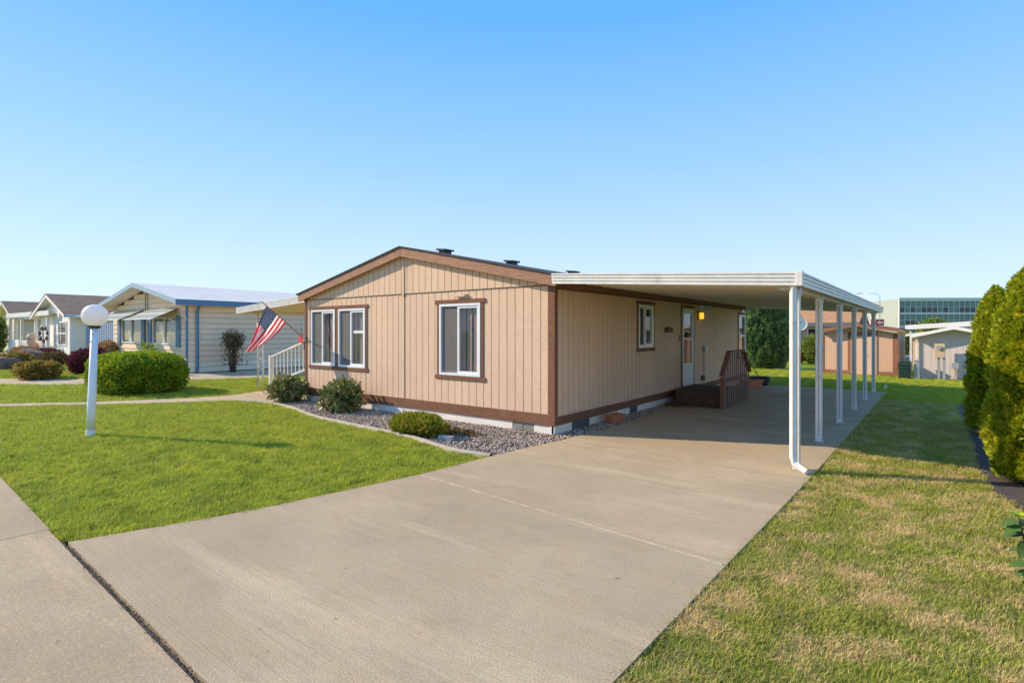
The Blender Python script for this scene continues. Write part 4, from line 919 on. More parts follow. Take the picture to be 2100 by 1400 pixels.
# planters, hose, brick, sprinkler head
def trough(label, loc, L, W, H, rz, mat='terracotta'):
    t = empty('planter', loc, rz, label, 'planter'); m = MB()
    for s0, s1, z0_, z1_ in ((.82, 1.0, 0, H),):
        a = [(-L * .42, -W * .42, 0), (L * .42, -W * .42, 0), (L * .42, W * .42, 0), (-L * .42, W * .42, 0)]
        b = [(-L / 2, -W / 2, H * .8), (L / 2, -W / 2, H * .8), (L / 2, W / 2, H * .8), (-L / 2, W / 2, H * .8)]
        r1 = [(x_ * 1.06, y_ * 1.08, H * .8) for x_, y_, _ in b]; r2 = [(x_, y_, H) for x_, y_, _ in r1]
        r3 = [(x_ * .88, y_ * .84, H) for x_, y_, _ in b]; r4 = [(x_ * .84, y_ * .8, H * .7) for x_, y_, _ in b]
        m.strip([r + r[:1] for r in (a, b, r1, r2, r3, r4)]); m.face(m.vs(a))
    m.build('pot', mat, t); m = MB(); m.box(-L * .42, L * .42, -W * .4, W * .4, H * .66, H * .72); m.build('soil', 'soil', t)
trough('rectangular terracotta planter on the gravel by the side wall', (0.27, 1.72, 0.0), .38, .22, .15, R(80))
trough('terracotta planter behind the steps at the far end of the carport', (0.72, 10.1, 0.0), .62, .36, .24, R(60))
m = MB(); m.lathe([(.26, 0), (.34, .22), (.36, .26), (.31, .26), (.29, .2)], 20); tag(m.build('plant_pot', 'black_metal', None, loc=(0.72, 11.1, 0)), 'dark round pot at the back corner of the carport', 'pot')
pts = []
for i in range(40):
    q = i / 39; pts.append((0.06 + 0.62 * q, 12.42 - .25 * math.sin(q * 2.2), max(.015, 1.02 * (1 - q) ** 1.6)))
m = MB(); m.tube(pts, .018, 6); tag(m.build('garden_hose', 'hose_green', None, smooth=True), 'yellow green garden hose hanging at the back corner of the home', 'hose')
m = MB(); m.box(-.13, .13, -.05, .05, 0, .085); tag(m.build('paving_brick', 'brick_grey', None, bevel=.006, loc=(-1.10, -1.50, -.02), rz=R(15)), 'single grey brick lying in the gravel beside the juniper', 'brick')
t = empty('dead_plant', (-1.35, -0.95, 0), 0, 'small dried brown plant remains on the gravel behind the juniper', 'plant')
P = np.column_stack([rng.normal(0, .22, 420), rng.normal(0, .10, 420), rng.uniform(-.01, .03, 420)]); D = rng.normal(0, 1, (420, 3)); D[:, 2] = np.abs(D[:, 2]) * .3
leaves('leaves', P, D, .07, 'leaf', 'leaf_dry', t, .3)
P = np.column_stack([rng.normal(.42, .22, 260), rng.normal(4.75, .22, 260), rng.uniform(-.01, .03, 260)]); P = P[(P[:, 0] > .04) & (P[:, 0] < .9)]
D = rng.normal(0, 1, (len(P), 3)); D[:, 2] = np.abs(D[:, 2]) * .3
t = empty('leaf_litter', (0, 0, 0), 0, 'dry fallen leaves gathered at the foot of the carpeted steps', 'leaves'); leaves('leaves', P, D, .06, 'leaf', 'leaf_dry', t, .3)
m = MB(); m.tube([(0, 0, 0), (0, 0, .16)], .022, 8); m.tube([(0, 0, .13), (.05, 0, .15), (.07, 0, .10)], .014, 6); tag(m.build('water_spigot', 'vinyl_white', None, loc=(4.06, 11.95, -.03)), 'small white standpipe at the far corner of the driveway', 'spigot')

# ------------------------------------------------------------------ entry side on the left: awning, post, railing
pa = empty('porch_awning', (-9.3, 0, 0), 0, 'white metal porch awning on the left side of the tan home', 'awning')
AX0, AX1, AY0, AY1 = -11.30, -7.66, 0.0, 8.0
def az(x): return 2.33 + (2.55 - 2.33) * (x - AX0) / (AX1 - AX0)
rows = []
for i in range(25):
    x = AX0 + .02 + (AX1 - AX0 - .04) * i / 24
    rows.append([(x + 9.3, AY0 + .03, az(x) + (.03 if i % 4 < 2 else 0.0)), (x + 9.3, AY1, az(x) + (.03 if i % 4 < 2 else 0.0))])
MB().strip(rows).build('roof_pan', 'soffit_cream', pa)
m = MB(); m.strip([[(AX0 + 9.3, AY0 + .02, az(AX0) + .12), (AX1 + 9.3, AY0 + .02, az(AX1) + .12)], [(AX0 + 9.3, AY1, az(AX0) + .12), (AX1 + 9.3, AY1, az(AX1) + .12)]]); m.build('roof_top', 'metal_white', pa)
m = MB(); m.strip([[tuple(Vector((x + 9.3, AY0, az(x))) + Vector((0, -d, zz * 1.05 + .005))) for d, zz in PROF] for x in (AX0, AX1)]); m.build('front_fascia', 'metal_white', pa)
m = MB(); m.box(AX0 + 9.27, AX0 + 9.30, AY0 - .02, AY1, az(AX0) - .05, az(AX0) + .125); m.build('side_fascia', 'metal_white', pa)
for yy in (0.5, 3.4, 6.4):
    for q, dx in enumerate((-.0, .33)):
        m = MB(); m.tube([(AX0 + 9.3 + .25 + dx, yy, -.03), (AX0 + 9.3 + .25 + dx, yy, az(AX0 + .25 + dx) + .01)], .023, 8); p_ = m.build('post', 'metal_white', pa, smooth=True)
        if q == 0:
            m = MB()
            for zc in (.35, .95, 1.55):
                for sg in (1, -1):
                    pts = [(AX0 + 9.3 + .25 + .165 + sg * (.02 + .10 * math.cos(t_)) , yy, zc + sg * .14 + .12 * math.sin(t_)) for t_ in np.linspace(-1.4, 3.6, 12)]
                    m.tube(pts, .007, 5)
            m.build('scroll', 'metal_white', p_)
rl = empty('stair_railing', (-9.4, 0.55, 0), 0, 'white metal stair railing left of the tan home', 'railing')
ra, rb = -1.00, 1.60
def rz_(x): return 0.98 + (x - ra) * 0.262
m = MB(); m.box(ra - .04, ra + .04, -.04, .04, 0, 1.02); m.build('newel_post', 'metal_white', rl, bevel=.005)
m = MB(); m.box(rb - .03, rb + .03, -.03, .03, 0.3, rz_(rb) + .02); m.build('newel_post', 'metal_white', rl, bevel=.005)
for lo, h, nm in ((-.02, .025, 'hand_rail'), (-.80, -.755, 'lower_rail')):
    m = MB(PLAIN); m.prism([(ra, rz_(ra) + lo), (rb, rz_(rb) + lo), (rb, rz_(rb) + h), (ra, rz_(ra) + h)], -.022, .022); m.build(nm, 'metal_white', rl)
for i in range(12):
    x = ra + .16 + i * .2
    m = MB(); m.box(-.011, .011, -.011, .011, -.77, -.02); m.build('baluster', 'metal_white', rl, loc=(x, 0, rz_(x)))
sp = empty('porch_steps', (-8.6, 2.2, 0), 0, 'concrete porch steps partly hidden by the white railing', 'steps')
for i in range(3):
    m = MB(); m.box(-.85 + i * .3, .92, -1.2, 1.2, i * .15 + (.001 if i else 0), (i + 1) * .15); m.build('step', 'concrete_walk', sp)
mb = empty('mailbox', (-8.62, 0.56, 1.44), 0, 'red box fixed above the white stair railing by the house corner', 'mailbox')
m = MB(); m.prism([(-.13, 0), (.15, 0), (.15, .14), (.10, .19), (-.08, .19), (-.13, .14)], -.1, .1); m.build('box', 'red_paint', mb, bevel=.008)
m = MB(); m.box(-.16, .18, -.11, .11, .19, .205); m.build('lid', 'red_paint', mb)
m = MB(); m.tube([(-.1, 0, .19), (-.16, 0, .40)], .008, 6); m.tube([(.02, 0, -.2), (.02, 0, 0)], .02, 6); m.build('bracket', 'black_metal', mb)

# ------------------------------------------------------------------ flag on its pole
B0 = Vector((-7.60, -0.06, 1.57)); TIP = Vector((-7.88, -1.02, 2.47)); PD = TIP - B0
fl = empty('flag', tuple(B0), 0, 'American flag on a slanting wooden pole at the left corner of the tan home', 'flag')
m = MB(); m.tube([(0, 0, 0), tuple(PD)], [.013, .011], 10); m.build('pole', 'wood_pole', fl, smooth=True)
m = MB(); m.lathe([(.004, -.02), (.016, -.008), (.018, .004), (.012, .018), (.003, .024)], 12); o = m.build('finial', 'gold', fl, smooth=True); o.location = tuple(PD * 1.01)
m = MB(); m.box(-.035, .035, -.0, .03, -.07, .05); m.tube([(0, 0, -.01), tuple(PD * .09)], .02, 10); m.build('bracket', 'steel_grey', fl)
rt = Vector((0.792, 0.610, 0)); fw_ = Vector((-0.610, 0.792, 0))
A_, B_ = PD * 0.90, PD * 0.44
def fpt(u, v, off=0.0):
    """u along the fly, v along the hoist (0 at the canton)"""
    base = A_.lerp(B_, v)
    endA, endB = A_ + rt * -.53 + Vector((0, 0, -1.14)), A_ + rt * -.33 + Vector((0, 0, -1.12))
    end = endA.lerp(endB, v ** 0.8)
    p = base.lerp(end, u)
    p += rt * (0.06 * math.sin(math.pi * u) * (v - 0.25)) + Vector((0, 0, -.05 * math.sin(math.pi * u) * v))
    fold = (0.025 + 0.075 * u) * math.sin(v * 8.5 + 1.2 * u + .4) * min(1, u * 3) + 0.05 * u * math.sin(3 * u + 2.2 * v)
    p += fw_ * (fold * 1.1) + rt * (.016 * u * math.sin(v * 13))
    return p
nu, nv = 60, 65
bm = bmesh.new(); uvl = bm.loops.layers.uv.new('UVMap'); G = [[bm.verts.new(fpt(i / nu, j / nv)) for j in range(nv + 1)] for i in range(nu + 1)]
for i in range(nu):
    for j in range(nv):
        f = bm.faces.new([G[i][j], G[i + 1][j], G[i + 1][j + 1], G[i][j + 1]]); f.smooth = True
        for l, (a, b) in zip(f.loops, ((i, j), (i + 1, j), (i + 1, j + 1), (i, j + 1))): l[uvl].uv = (a / nu, b / nv)
me = bpy.data.meshes.new('cloth'); bm.to_mesh(me); bm.free(); cl = link('cloth', me, 'flag_cloth', fl)
bm = bmesh.new()
for r_ in range(9):
    for c_ in range(6 if r_ % 2 == 0 else 5):
        u_ = (0.4 / 12) * (1 + 2 * c_ + (r_ % 2)); v_ = (7 / 13 / 10) * (1 + r_)
        P0 = fpt(u_, v_); du = (fpt(u_ + .01, v_) - P0) / .01; dv = (fpt(u_, v_ + .01) - P0) / .01; nn = du.cross(dv).normalized()
        for sd in (1, -1):
            vv = []
            for k in range(10):
                rr_ = .027 if k % 2 == 0 else .0115; a = k * math.pi / 5
                vv.append(bm.verts.new(P0 + du.normalized() * rr_ * math.sin(a) + dv.normalized() * rr_ * math.cos(a) * .9 + nn * .004 * sd))
            bm.faces.new(vv)
me = bpy.data.meshes.new('stars'); bm.to_mesh(me); bm.free(); link('stars', me, 'blind_white', cl)

# ------------------------------------------------------------------ globe lamp
lp = empty('globe_lamp', (-6.18, -4.87, -0.03), 0, 'white post lamp with a flattened globe standing in the front lawn', 'lamp')
lean = (0.055, 0.043)
def lpt(z): return (lean[0] * z / 2, lean[1] * z / 2, z)
m = MB(); m.tube([lpt(0), lpt(.11)], .069, 20); m.build('base_sleeve', 'post_white', lp, smooth=False)
m = MB(); m.tube([lpt(.11), lpt(.50), lpt(1.84)], [.064, .062, .050], 20); m.build('post', 'post_white', lp, smooth=True)
m = MB(); m.tube([lpt(.515), lpt(.53)], .067, 20); m.build('collar', 'post_white', lp)
m = MB(); m.tube([lpt(1.83), lpt(1.875)], [.075, .095], 24); m.build('cup', 'black_metal', lp)
m = MB(); cg = lpt(2.03); prof = [(0.190 * math.sin(a), 2.045 - 0.188 * math.cos(a)) for a in np.linspace(.35, math.pi - .01, 22)]
m.lathe(prof, 40, (cg[0], cg[1])); gl = m.build('globe', 'globe_acrylic', lp, smooth=True)
m = MB(); m.tube([(cg[0] + .03, cg[1] - .05, 1.60), (cg[0] + .075, cg[1] - .07, 1.605)], .018, 10); m.build('photocell', 'vinyl_white', lp)
m = MB(); m.tube([(cg[0] + .05, cg[1] - .045, 1.73), (cg[0] + .058, cg[1] - .05, 1.73)], .010, 8); m.build('bolt', 'black_metal', lp)
cu = bpy.data.curves.new('number', 'FONT'); cu.body = '5'; cu.size = .17; cu.align_x = 'CENTER'; cu.align_y = 'CENTER'; cu.resolution_u = 3
to = bpy.data.objects.new('number', cu); COL.objects.link(to)
dg = bpy.context.evaluated_depsgraph_get(); tm = bpy.data.meshes.new_from_object(to.evaluated_get(dg)); bpy.data.objects.remove(to)
bm = bmesh.new(); bm.from_mesh(tm); bmesh.ops.triangulate(bm, faces=bm.faces); bmesh.ops.subdivide_edges(bm, edges=bm.edges, cuts=1, use_grid_fill=True)
az0 = math.atan2(-0.61 - 0.25, -0.792 + .35)
for v in bm.verts:
    a = az0 + v.co.x / .19; zz = v.co.y; r_ = .1915 * math.sqrt(max(0, 1 - (zz / .187) ** 2))
    v.co = Vector((cg[0] + r_ * math.cos(a), cg[1] + r_ * math.sin(a), 2.045 + zz))
me = bpy.data.meshes.new('number'); bm.to_mesh(me); bm.free(); link('number', me, 'black_metal', gl)

# ------------------------------------------------------------------ neighbour with blue trim
N1 = empty('mobile_home', (-19.35, 1.76, 0), R(2.0), 'beige lap sided mobile home with blue trim and window awnings', 'house')
NW, NL, NE, NR = 7.9, 14.0, 2.98, 3.78
NFm = lambda u, n, z: (u, -n, z)
def n1z(x): return NR - (NR - NE) * abs(x + NW / 2) / (NW / 2)
NWIN = [(-6.95, -4.55, 1.18, 2.36), (-3.35, -0.95, 1.16, 2.36)]
LAP = 0.232
def lapcourses(T, ua, ub, ztop, holes, mat, parent, z0, zmax):
    z = z0
    while z < zmax - .02:
        zb = min(z + LAP, zmax)
        xsn = sorted({ua, ub} | {h[i] for h in holes for i in (0, 1) if h[2] < (z + zb) / 2 < h[3]})
        m = MB(T); any_ = False
        for a, b in zip(xsn[:-1], xsn[1:]):
            if any(h[0] <= a and b <= h[1] and h[2] < (z + zb) / 2 < h[3] for h in holes): continue
            ends = ztop(z)
            if ends:
                a2, b2 = max(a, ends[0]), min(b, ends[1])
                if b2 - a2 < .05: continue
            else: a2, b2 = a, b
            v = m.vs([(a2, .042, z + .011), (b2, .042, z + .011), (b2, .010, zb), (a2, .010, zb), (a2, .0, z + .011), (b2, .0, z + .011)])
            m.face(v[:4]); m.face([v[4], v[5], v[1], v[0]]); any_ = True
        if any_: m.build('lap_board', mat, parent)
        else: m.bm.free()
        z = zb
def rake_ends(z):
    zz = z + LAP
    if zz < NE - .02: return None
    t_ = (NR - zz) / (NR - NE) * NW / 2
    return (-NW / 2 - t_, -NW / 2 + t_)
for T, a, b, holes, zm, ends in ((NFm, -NW, -.02, NWIN, NR, rake_ends), (SIDE, 0.02, NL, [(5.35, 6.05, 1.83, 2.55)], NE - .02, lambda z: None)):
    lapcourses(T, a, b, ends, holes, 'lap_beige', N1, .46, zm)
    lapcourses(T, a, b, lambda z: None, [], 'lap_white' if T is NFm else 'lap_shade', N1, 0.0, .46)
m = MB(NFm)
for s in cut(-NW + .001, -.001, -.05, lambda u: n1z(u) - .02, []): pass
m.prism([(-NW, -.05), (0, -.05), (0, 1.16), (-NW, 1.16)], -.1, 0); m.prism([(-NW, 2.36), (0, 2.36), (0, NE), (-NW / 2, NR), (-NW, NE)], -.1, 0)
for a, b in ((-NW, -6.95), (-4.55, -3.35), (-.95, 0)): m.prism([(a, 1.16), (b, 1.16), (b, 2.36), (a, 2.36)], -.1, 0)
m.build('front_wall', 'groove_and_shadow', N1)  # dark backing, seen through the board gaps, paints the shadow under each lap
m = MB(SIDE)
for s in cut(0.1, NL, -.05, lambda u: NE, [(5.35, 6.05, 1.83, 2.55)]): m.prism(s, -.1, -.001)
m.build('side_wall', 'groove_and_shadow', N1)  # same dark sheet standing in for lap shadows along the side
m = MB(); m.box(-NW, -NW + .1, .1, NL, -.05, NE); m.build('far_side_wall', 'lap_beige', N1)
m = MB(); m.box(-NW + .1, -.1, .9, .95, -.05, NE); m.build('room_lining', 'dark_room', N1)
for s, x1 in ((-1, -NW - .45), (1, .40)):
    zf = lambda x: n1z(x) + .12
    m = MB(NFm); m.prism([(-NW / 2, zf(-NW / 2)), (x1, zf(x1)), (x1, zf(x1) + .03), (-NW / 2, zf(-NW / 2) + .03)], -NL, .60); rf = m.build('roof', 'roof_cream', N1)
    for k in range(1, 14):
        q = k / 14; xx = -NW / 2 + (x1 + NW / 2) * q
        m = MB(NFm); m.box(xx - .012, xx + .012, -NL, .60, zf(xx) + .025, zf(xx) + .0345); m.build('rib', 'roof_cream', rf)
    m = MB(NFm); m.prism([(-NW / 2, zf(-NW / 2) - .16), (x1, zf(x1) - .16), (x1, zf(x1) + .035), (-NW / 2, zf(-NW / 2) + .035)], .60, .63); m.build('rake_fascia', 'blue_pale', N1)
    m = MB(NFm); m.prism([(-NW / 2, zf(-NW / 2) - .17), (x1, zf(x1) - .17), (x1, zf(x1) - .15), (-NW / 2, zf(-NW / 2) - .15)], 0.02, .598); m.build('soffit', 'roof_cream', N1)
m = MB(SIDE); z_ = n1z(.40) + .12; m.box(-.63, NL, .40, .44, z_ - .20, z_ + .035); m.build('gutter', 'blue_trim', N1)
m = MB(SIDE); m.box(-.60, NL, .0, .40, z_ - .20, z_ - .185); m.build('soffit', 'roof_cream', N1)
m = MB(); m.box(-.08, .045, -.045, .0, 0, NE); m.build('corner_trim', 'blue_trim', N1)
m = MB(); boxpath(m, [(.40, .30, z_ - .18), (.20, .34, z_ - .32), (.085, .36, z_ - .45), (.085, .36, .12), (.16, .30, .04)], .05, .04); m.build('downspout', 'blue_trim', N1)
for uu in (-4.08, -3.82):
    m = MB(NFm); m.box(uu - .018, uu + .018, .036, .055, .1, NR - .05); m.build('batten', 'trim_brown', N1)
for u0, u1, z0, z1 in NWIN:
    w = vbar(NFm, u0, u1, z0, z1, -.06, .045, .07, 'window', 'vinyl_white', N1)
    m = MB(NFm); q = (u0 + u1) / 2; m.box(q - .05, q + .05, -.05, .04, z0 + .07, z1 - .07); m.build('mullion', 'vinyl_white', w)
    m = MB(NFm); m.box(u0 + .07, q - .05, -.02, -.015, z0 + .07, z1 - .07); m.build('pane', 'window_glass_pale', w)
    m = MB(NFm); m.box(q + .05, u1 - .07, -.02, -.015, z0 + .07, z1 - .07); m.build('pane', 'window_glass_pale', w)
    m = MB(NFm)
    for k in range(20):
        zz = z0 + .07 + k * (z1 - z0 - .14) / 20; m.prism([(u0 + .08, zz), (u1 - .08, zz), (u1 - .08, zz + .045), (u0 + .08, zz + .045)], -.11, -.105)
    m.build('blind', 'blind_white', w)
    for a in (u0 - .42, u1 + .02):
        m = MB(NFm); m.box(a, a + .40, .036, .075, z0 - .10, z1 + .06); sh = m.build('shutter', 'blue_trim', N1, bevel=.01)
        for zz0, zz1 in ((z0, z0 + .52), (z0 + .62, z1 - .03)):
            m = MB(NFm); m.box(a + .06, a + .34, .075, .085, zz0, zz1); m.build('panel', 'blue_trim', sh)
    aw = empty('x', (0, 0, 0)); bpy.data.objects.remove(aw)
    m = MB(NFm); pr = 1.05
    for s_ in (u0 - .30, u1 + .25):
        m.tube([(s_, .04, z1 + .36), (s_, pr, z1 - .12)], .016, 6)
    awn = m.build('window_awning', 'vent_dark', N1)
    for k in range(10):
        q0, q1 = k / 10, (k + 1.18) / 10
        n0_, n1_ = .045 + (pr - .045) * q0, .045 + (pr - .045) * q1; zz = z1 + .37 - .48 * q0
        m = MB(NFm); v = m.vs([(u0 - .32, n0_, zz), (u1 + .27, n0_, zz), (u1 + .27, n1_, zz - .035), (u0 - .32, n1_, zz - .035)]); m.face(v)
        v2 = m.vs([(u0 - .32, n1_, zz - .035), (u1 + .27, n1_, zz - .035), (u1 + .27, n1_, zz - .060), (u0 - .32, n1_, zz - .060)]); m.face(v2); m.build('slat', 'awning_light' if k in (4, 9) else 'awning_green', awn)
w = vbar(SIDE, 5.35, 6.05, 1.83, 2.55, -.05, .05, .06, 'window', 'vinyl_white', N1)
m = MB(SIDE); m.box(5.41, 5.99, -.02, -.015, 1.89, 2.49); m.build('pane', 'window_glass', w)
m = MB(SIDE); m.box(5.41, 5.99, -.10, -.09, 1.89, 2.49); m.build('blind', 'vent_grey', w)
# its carport on the far side and the blue fence
cp2 = empty('carport', (-29.6, 2.6, 0), 0, 'white edged flat carport roof left of the blue trimmed home', 'carport')
m = MB(); m.prism([(2.2, 2.95), (-2.2, 2.70), (-2.2, 2.74), (2.2, 2.99)], 0, 7); m.build('roof_pan', 'trim_brown', cp2)
m = MB(); m.prism([(2.2, 2.93), (-2.25, 2.67), (-2.25, 2.80), (2.2, 3.06)], -.03, -.002); m.build('front_fascia', 'metal_white', cp2)
m = MB(); m.box(-2.15, -2.07, .1, .18, 0, 2.69); m.build('post', 'metal_white', cp2)
fb = empty('metal_fence', (-34.3, 3.2, 0), 0, 'pale blue ribbed metal fence between the blue trimmed and the white home', 'fence')
for i in range(26):
    x = -4.4 + i * .33
    m = MB(FRONT); m.prism([(0, -.05), (.325, -.05), (.325, 2.25), (0, 2.25)], 0, .02); m.prism([(.05, -.05), (.12, -.05), (.12, 2.25), (.05, 2.25)], .02, .045)
    m.build('panel', 'fence_blue', fb, loc=(x, 0, 0))
m = MB(); m.box(4.2, 4.36, -.15, 0, 0, 1.25); m.build('post', 'lap_white', fb)

# ------------------------------------------------------------------ white house with brown shingles, and those beyond
def far_home(name, label, loc, W, L, EV, RD, wall, roofm, trim='lap_white', ov=.5, bay=None):
    t = empty(name, loc, 0, label, 'house')
    m = MB(FRONT); m.prism([(-W, -.05), (0, -.05), (0, EV), (-W / 2, RD), (-W, EV)], -.12, 0); m.build('front_wall', wall, t)
    m = MB(); m.box(-.12, 0, .12, L, -.05, EV); m.build('side_wall', 'lap_shade' if wall == 'lap_white' else wall, t)
    m = MB(); m.box(-W, -W + .12, .12, L, -.05, EV); m.build('side_wall', wall, t)
    m = MB(FRONT); m.prism([(-W, -.05), (0, -.05), (0, EV), (-W / 2, RD), (-W, EV)], -L - .12, -L); m.build('back_wall', wall, t)
    sl_ = (RD - EV) / (W / 2)
    for s in (-1, 1):
        xe = -W / 2 + s * (W / 2 + ov); zz = lambda x: RD + .06 - sl_ * abs(x + W / 2)
        m = MB(FRONT); m.prism([(-W / 2, zz(-W / 2) + .12), (xe, zz(xe) + .12), (xe, zz(xe) + .16), (-W / 2, zz(-W / 2) + .16)], -L, ov + .04); m.build('roof', roofm, t)
        m = MB(FRONT); m.prism([(-W / 2, zz(-W / 2) - .12), (xe, zz(xe) - .12), (xe, zz(xe) + .115), (-W / 2, zz(-W / 2) + .115)], ov - .02, ov + .02); m.build('rake_fascia', trim, t)
        m = MB(SIDE); m.box(-ov, L, xe - (.03 if s > 0 else 0), xe + (.03 if s < 0 else 0), zz(xe) - .10, zz(xe) + .11); m.build('eave_fascia', trim, t)
        m = MB(FRONT); m.prism([(-W / 2, zz(-W / 2) - .02), (xe, zz(xe) - .02), (xe, zz(xe) + .02), (-W / 2, zz(-W / 2) + .02)], -.1, ov - .021); m.build('soffit', trim, t)
    return t
N2 = far_home('white_house', 'white lap sided house with brown shingle roof beyond the purple shrubs', (-39.5, 2.6, 0), 7.9, 13, 2.85, 4.15, 'lap_white', 'shingle_brown')
for k in range(15):      # lap courses of the right half of the front
    z = .05 + k * .19
    m = MB(FRONT); m.prism([(-3.5, z), (-.02, z), (-.02, z + .185), (-3.5, z + .185)], 0, .02); m.build('lap_board', 'lap_white', N2)
    v = o = None
w = vbar(FRONT, -2.95, -.95, .78, 2.42, .02, .07, .09, 'window', 'lap_white', N2)
for a, b in ((-2.86, -2.35), (-2.25, -1.04)):
    for c, d in ((.87, 1.56), (1.64, 2.33)):
        m = MB(FRONT); m.box(a, b, .03, .036, c, d); m.build('pane', 'pane_brown', w)
m = MB(FRONT); m.box(-2.35, -2.25, .03, .08, .87, 2.33); m.box(-2.86, -1.04, .03, .078, 1.56, 1.64); m.build('mullion', 'lap_white', w)
for uu in (-2.60, -2.25):
    m = MB(FRONT); m.box(uu - .03, uu + .03, .02, .06, 2.42, 3.35); m.build('batten', 'vent_grey', N2)
m = MB(FRONT); m.box(-.06, .06, -.02, .10, 0, 2.85); m.build('corner_trim', 'lap_white', N2)
pc = empty('covered_porch', (-48, 2.2, 0), 0, 'white roofed porch with slatted screen at the far left house', 'porch')
m = MB(); m.box(-8.4, 5.0, 0, 3.4, 2.98, 3.02); m.build('roof_pan', 'metal_white', pc)
m = MB(); m.box(-8.4, 5.0, -.06, -.001, 2.86, 3.20); m.build('front_fascia', 'metal_white', pc)
for xx in (-7.9, -6.2, -3.9, 0.6, 3.9):
    m = MB(); m.box(xx - .09, xx + .09, .05, .23, 0, 2.86); m.build('post', 'lap_white', pc)
for i in range(24):
    m = MB(); m.box(0, .30, 2.6, 2.66, .3, 2.7); m.build('screen_slat', 'wall_sage', pc, loc=(-7.0 + i * .47, 0, 0))
m = MB(); m.box(-7.6, 4.4, 2.75, 2.8, 0, 2.95); m.build('screen_back', 'wall_sage', pc)
m = MB(); m.box(-7.9, 4.0, .10, .16, .92, 1.02); m.box(-7.9, 4.0, .10, .16, .22, .30); m.build('porch_rail', 'lap_white', pc)
for i in range(26):
    m = MB(); m.box(-.07, .07, .11, .15, .30, .92); m.build('baluster', 'lap_white', pc, loc=(-4.0 + i * .31, 0, 0))
m = MB(); m.box(-8.0, -4.4, .02, .09, .05, 1.05); m.build('side_panel', 'lap_white', pc)
m = MB(); m.box(-8.2, 4.1, -.1, .02, 0, .24); m.build('skirting', 'lap_white', pc)
N3 = far_home('far_house', 'cream house with brown shingle roof behind the white roofed porch', (-59.6, 3.4, 0), 7.0, 12, 3.05, 4.35, 'wall_sage', 'shingle_brown')
m = MB(FRONT); m.box(-4.6, -2.4, .0, .05, .9, 2.3); m.build('window', 'blind_taupe', N3)
N4 = far_home('far_house', 'house with reddish brown roof at the far left edge', (-76, 4.0, 0), 7.5, 12, 3.3, 4.55, 'wall_sage', 'shingle_orange')
m = MB(FRONT); m.box(-4.6, -2.4, .0, .05, .9, 2.3); m.build('window', 'blind_taupe', N4)
# lion statue and wind spinner in the far garden
ln = empty('lion_statue', (-46.3, 1.9, 0), R(-20), 'pale stone lion statue in front of the white porch', 'statue')
bm = bmesh.new()
def blob(c, r, sub=2):
    mt = Matrix.Translation(c) @ Matrix.Diagonal((*r, 1)); bmesh.ops.create_icosphere(bm, subdivisions=sub, radius=1, matrix=mt)
for c, r in (((-.25, 0, .78), (.62, .24, .22)), ((-.72, 0, .75), (.26, .27, .25)), ((.22, 0, .98), (.30, .27, .38)), ((.30, 0, 1.32), (.30, .29, .30)), ((.48, 0, 1.36), (.18, .17, .18)), ((.62, 0, 1.30), (.10, .11, .09)), ((.52, .17, .62), (.36, .08, .08)), ((.52, -.17, .62), (.36, .08, .08)), ((.30, .18, 1.62), (.07, .05, .08)), ((.30, -.18, 1.62), (.07, .05, .08)), ((-.55, .25, .62), (.30, .09, .09)), ((-1.0, .15, .62), (.3, .05, .05))): blob(c, r)
me = bpy.data.meshes.new('body'); bm.to_mesh(me); bm.free(); o = link('body', me, 'stone_lion', ln)
md = o.modifiers.new('fuse', 'REMESH'); md.mode = 'VOXEL'; md.voxel_size = .045; md.use_smooth_shade = True
m = MB(); m.box(-1.1, .95, -.36, .36, 0, .55); m.build('plinth', 'lap_shade', ln, bevel=.03)
wsn = empty('wind_spinner', (-43.6, 2.0, 0), R(-38), 'black garden wind spinner with round cups beside the stone lion', 'spinner')
m = MB(); m.tube([(0, 0, 0), (0, 0, 1.5)], .02, 6); m.build('pole', 'black_metal', wsn)
for k in range(7):
    a = k * 6.283 / 7 + .2; cxx, czz = .45 * math.cos(a), 1.52 + .45 * math.sin(a)
    m = MB(FRONT); m.tube([(0, 0, 1.52), (cxx, 0.02, czz)], .012, 5); m.tube([(cxx, -.02, czz), (cxx, .05, czz)], [.17, .10], 12); m.build('cup', 'black_metal', wsn)

# ------------------------------------------------------------------ right background
sh = empty('garden_shed', (1.66, 17.92, 0), R(-4.5), 'tan garden shed with reddish brown roof edge and double doors', 'shed')
SW_, SD_ = 2.52, 2.4
def sz(x): return 1.92 - 0.24 * abs(x - SW_ / 2) / (SW_ / 2)
m = MB(FRONT); m.prism([(0, .02), (SW_, .02), (SW_, sz(SW_)), (SW_ / 2, sz(SW_ / 2)), (0, sz(0))], -.06, 0); m.build('front_wall', 'shed_peach', sh)
m = MB(); m.box(SW_ - .06, SW_, .06, SD_, .02, 1.66); m.build('side_wall', 'shed_peach', sh)
m = MB(); m.box(0, .06, .06, SD_, .02, 1.66); m.build('side_wall', 'shed_peach', sh)
m = MB(); m.box(0.06, SW_ - .06, SD_ - .06, SD_, .02, 1.66); m.build('back_wall', 'shed_peach', sh)
for i in range(9):
    for a0 in ((0.03, .88), (1.88, SW_ - .14)):
        a = a0[0] + (a0[1] - a0[0]) * i / 9; b = a0[0] + (a0[1] - a0[0]) * (i + 1) / 9 - .010
        if b - a > .03:
            m = MB(FRONT); m.prism([(a, .17), (b, .17), (b, sz(b) - .03), (a, sz(a) - .03)], 0, .010); m.build('siding_board', 'shed_peach', sh)
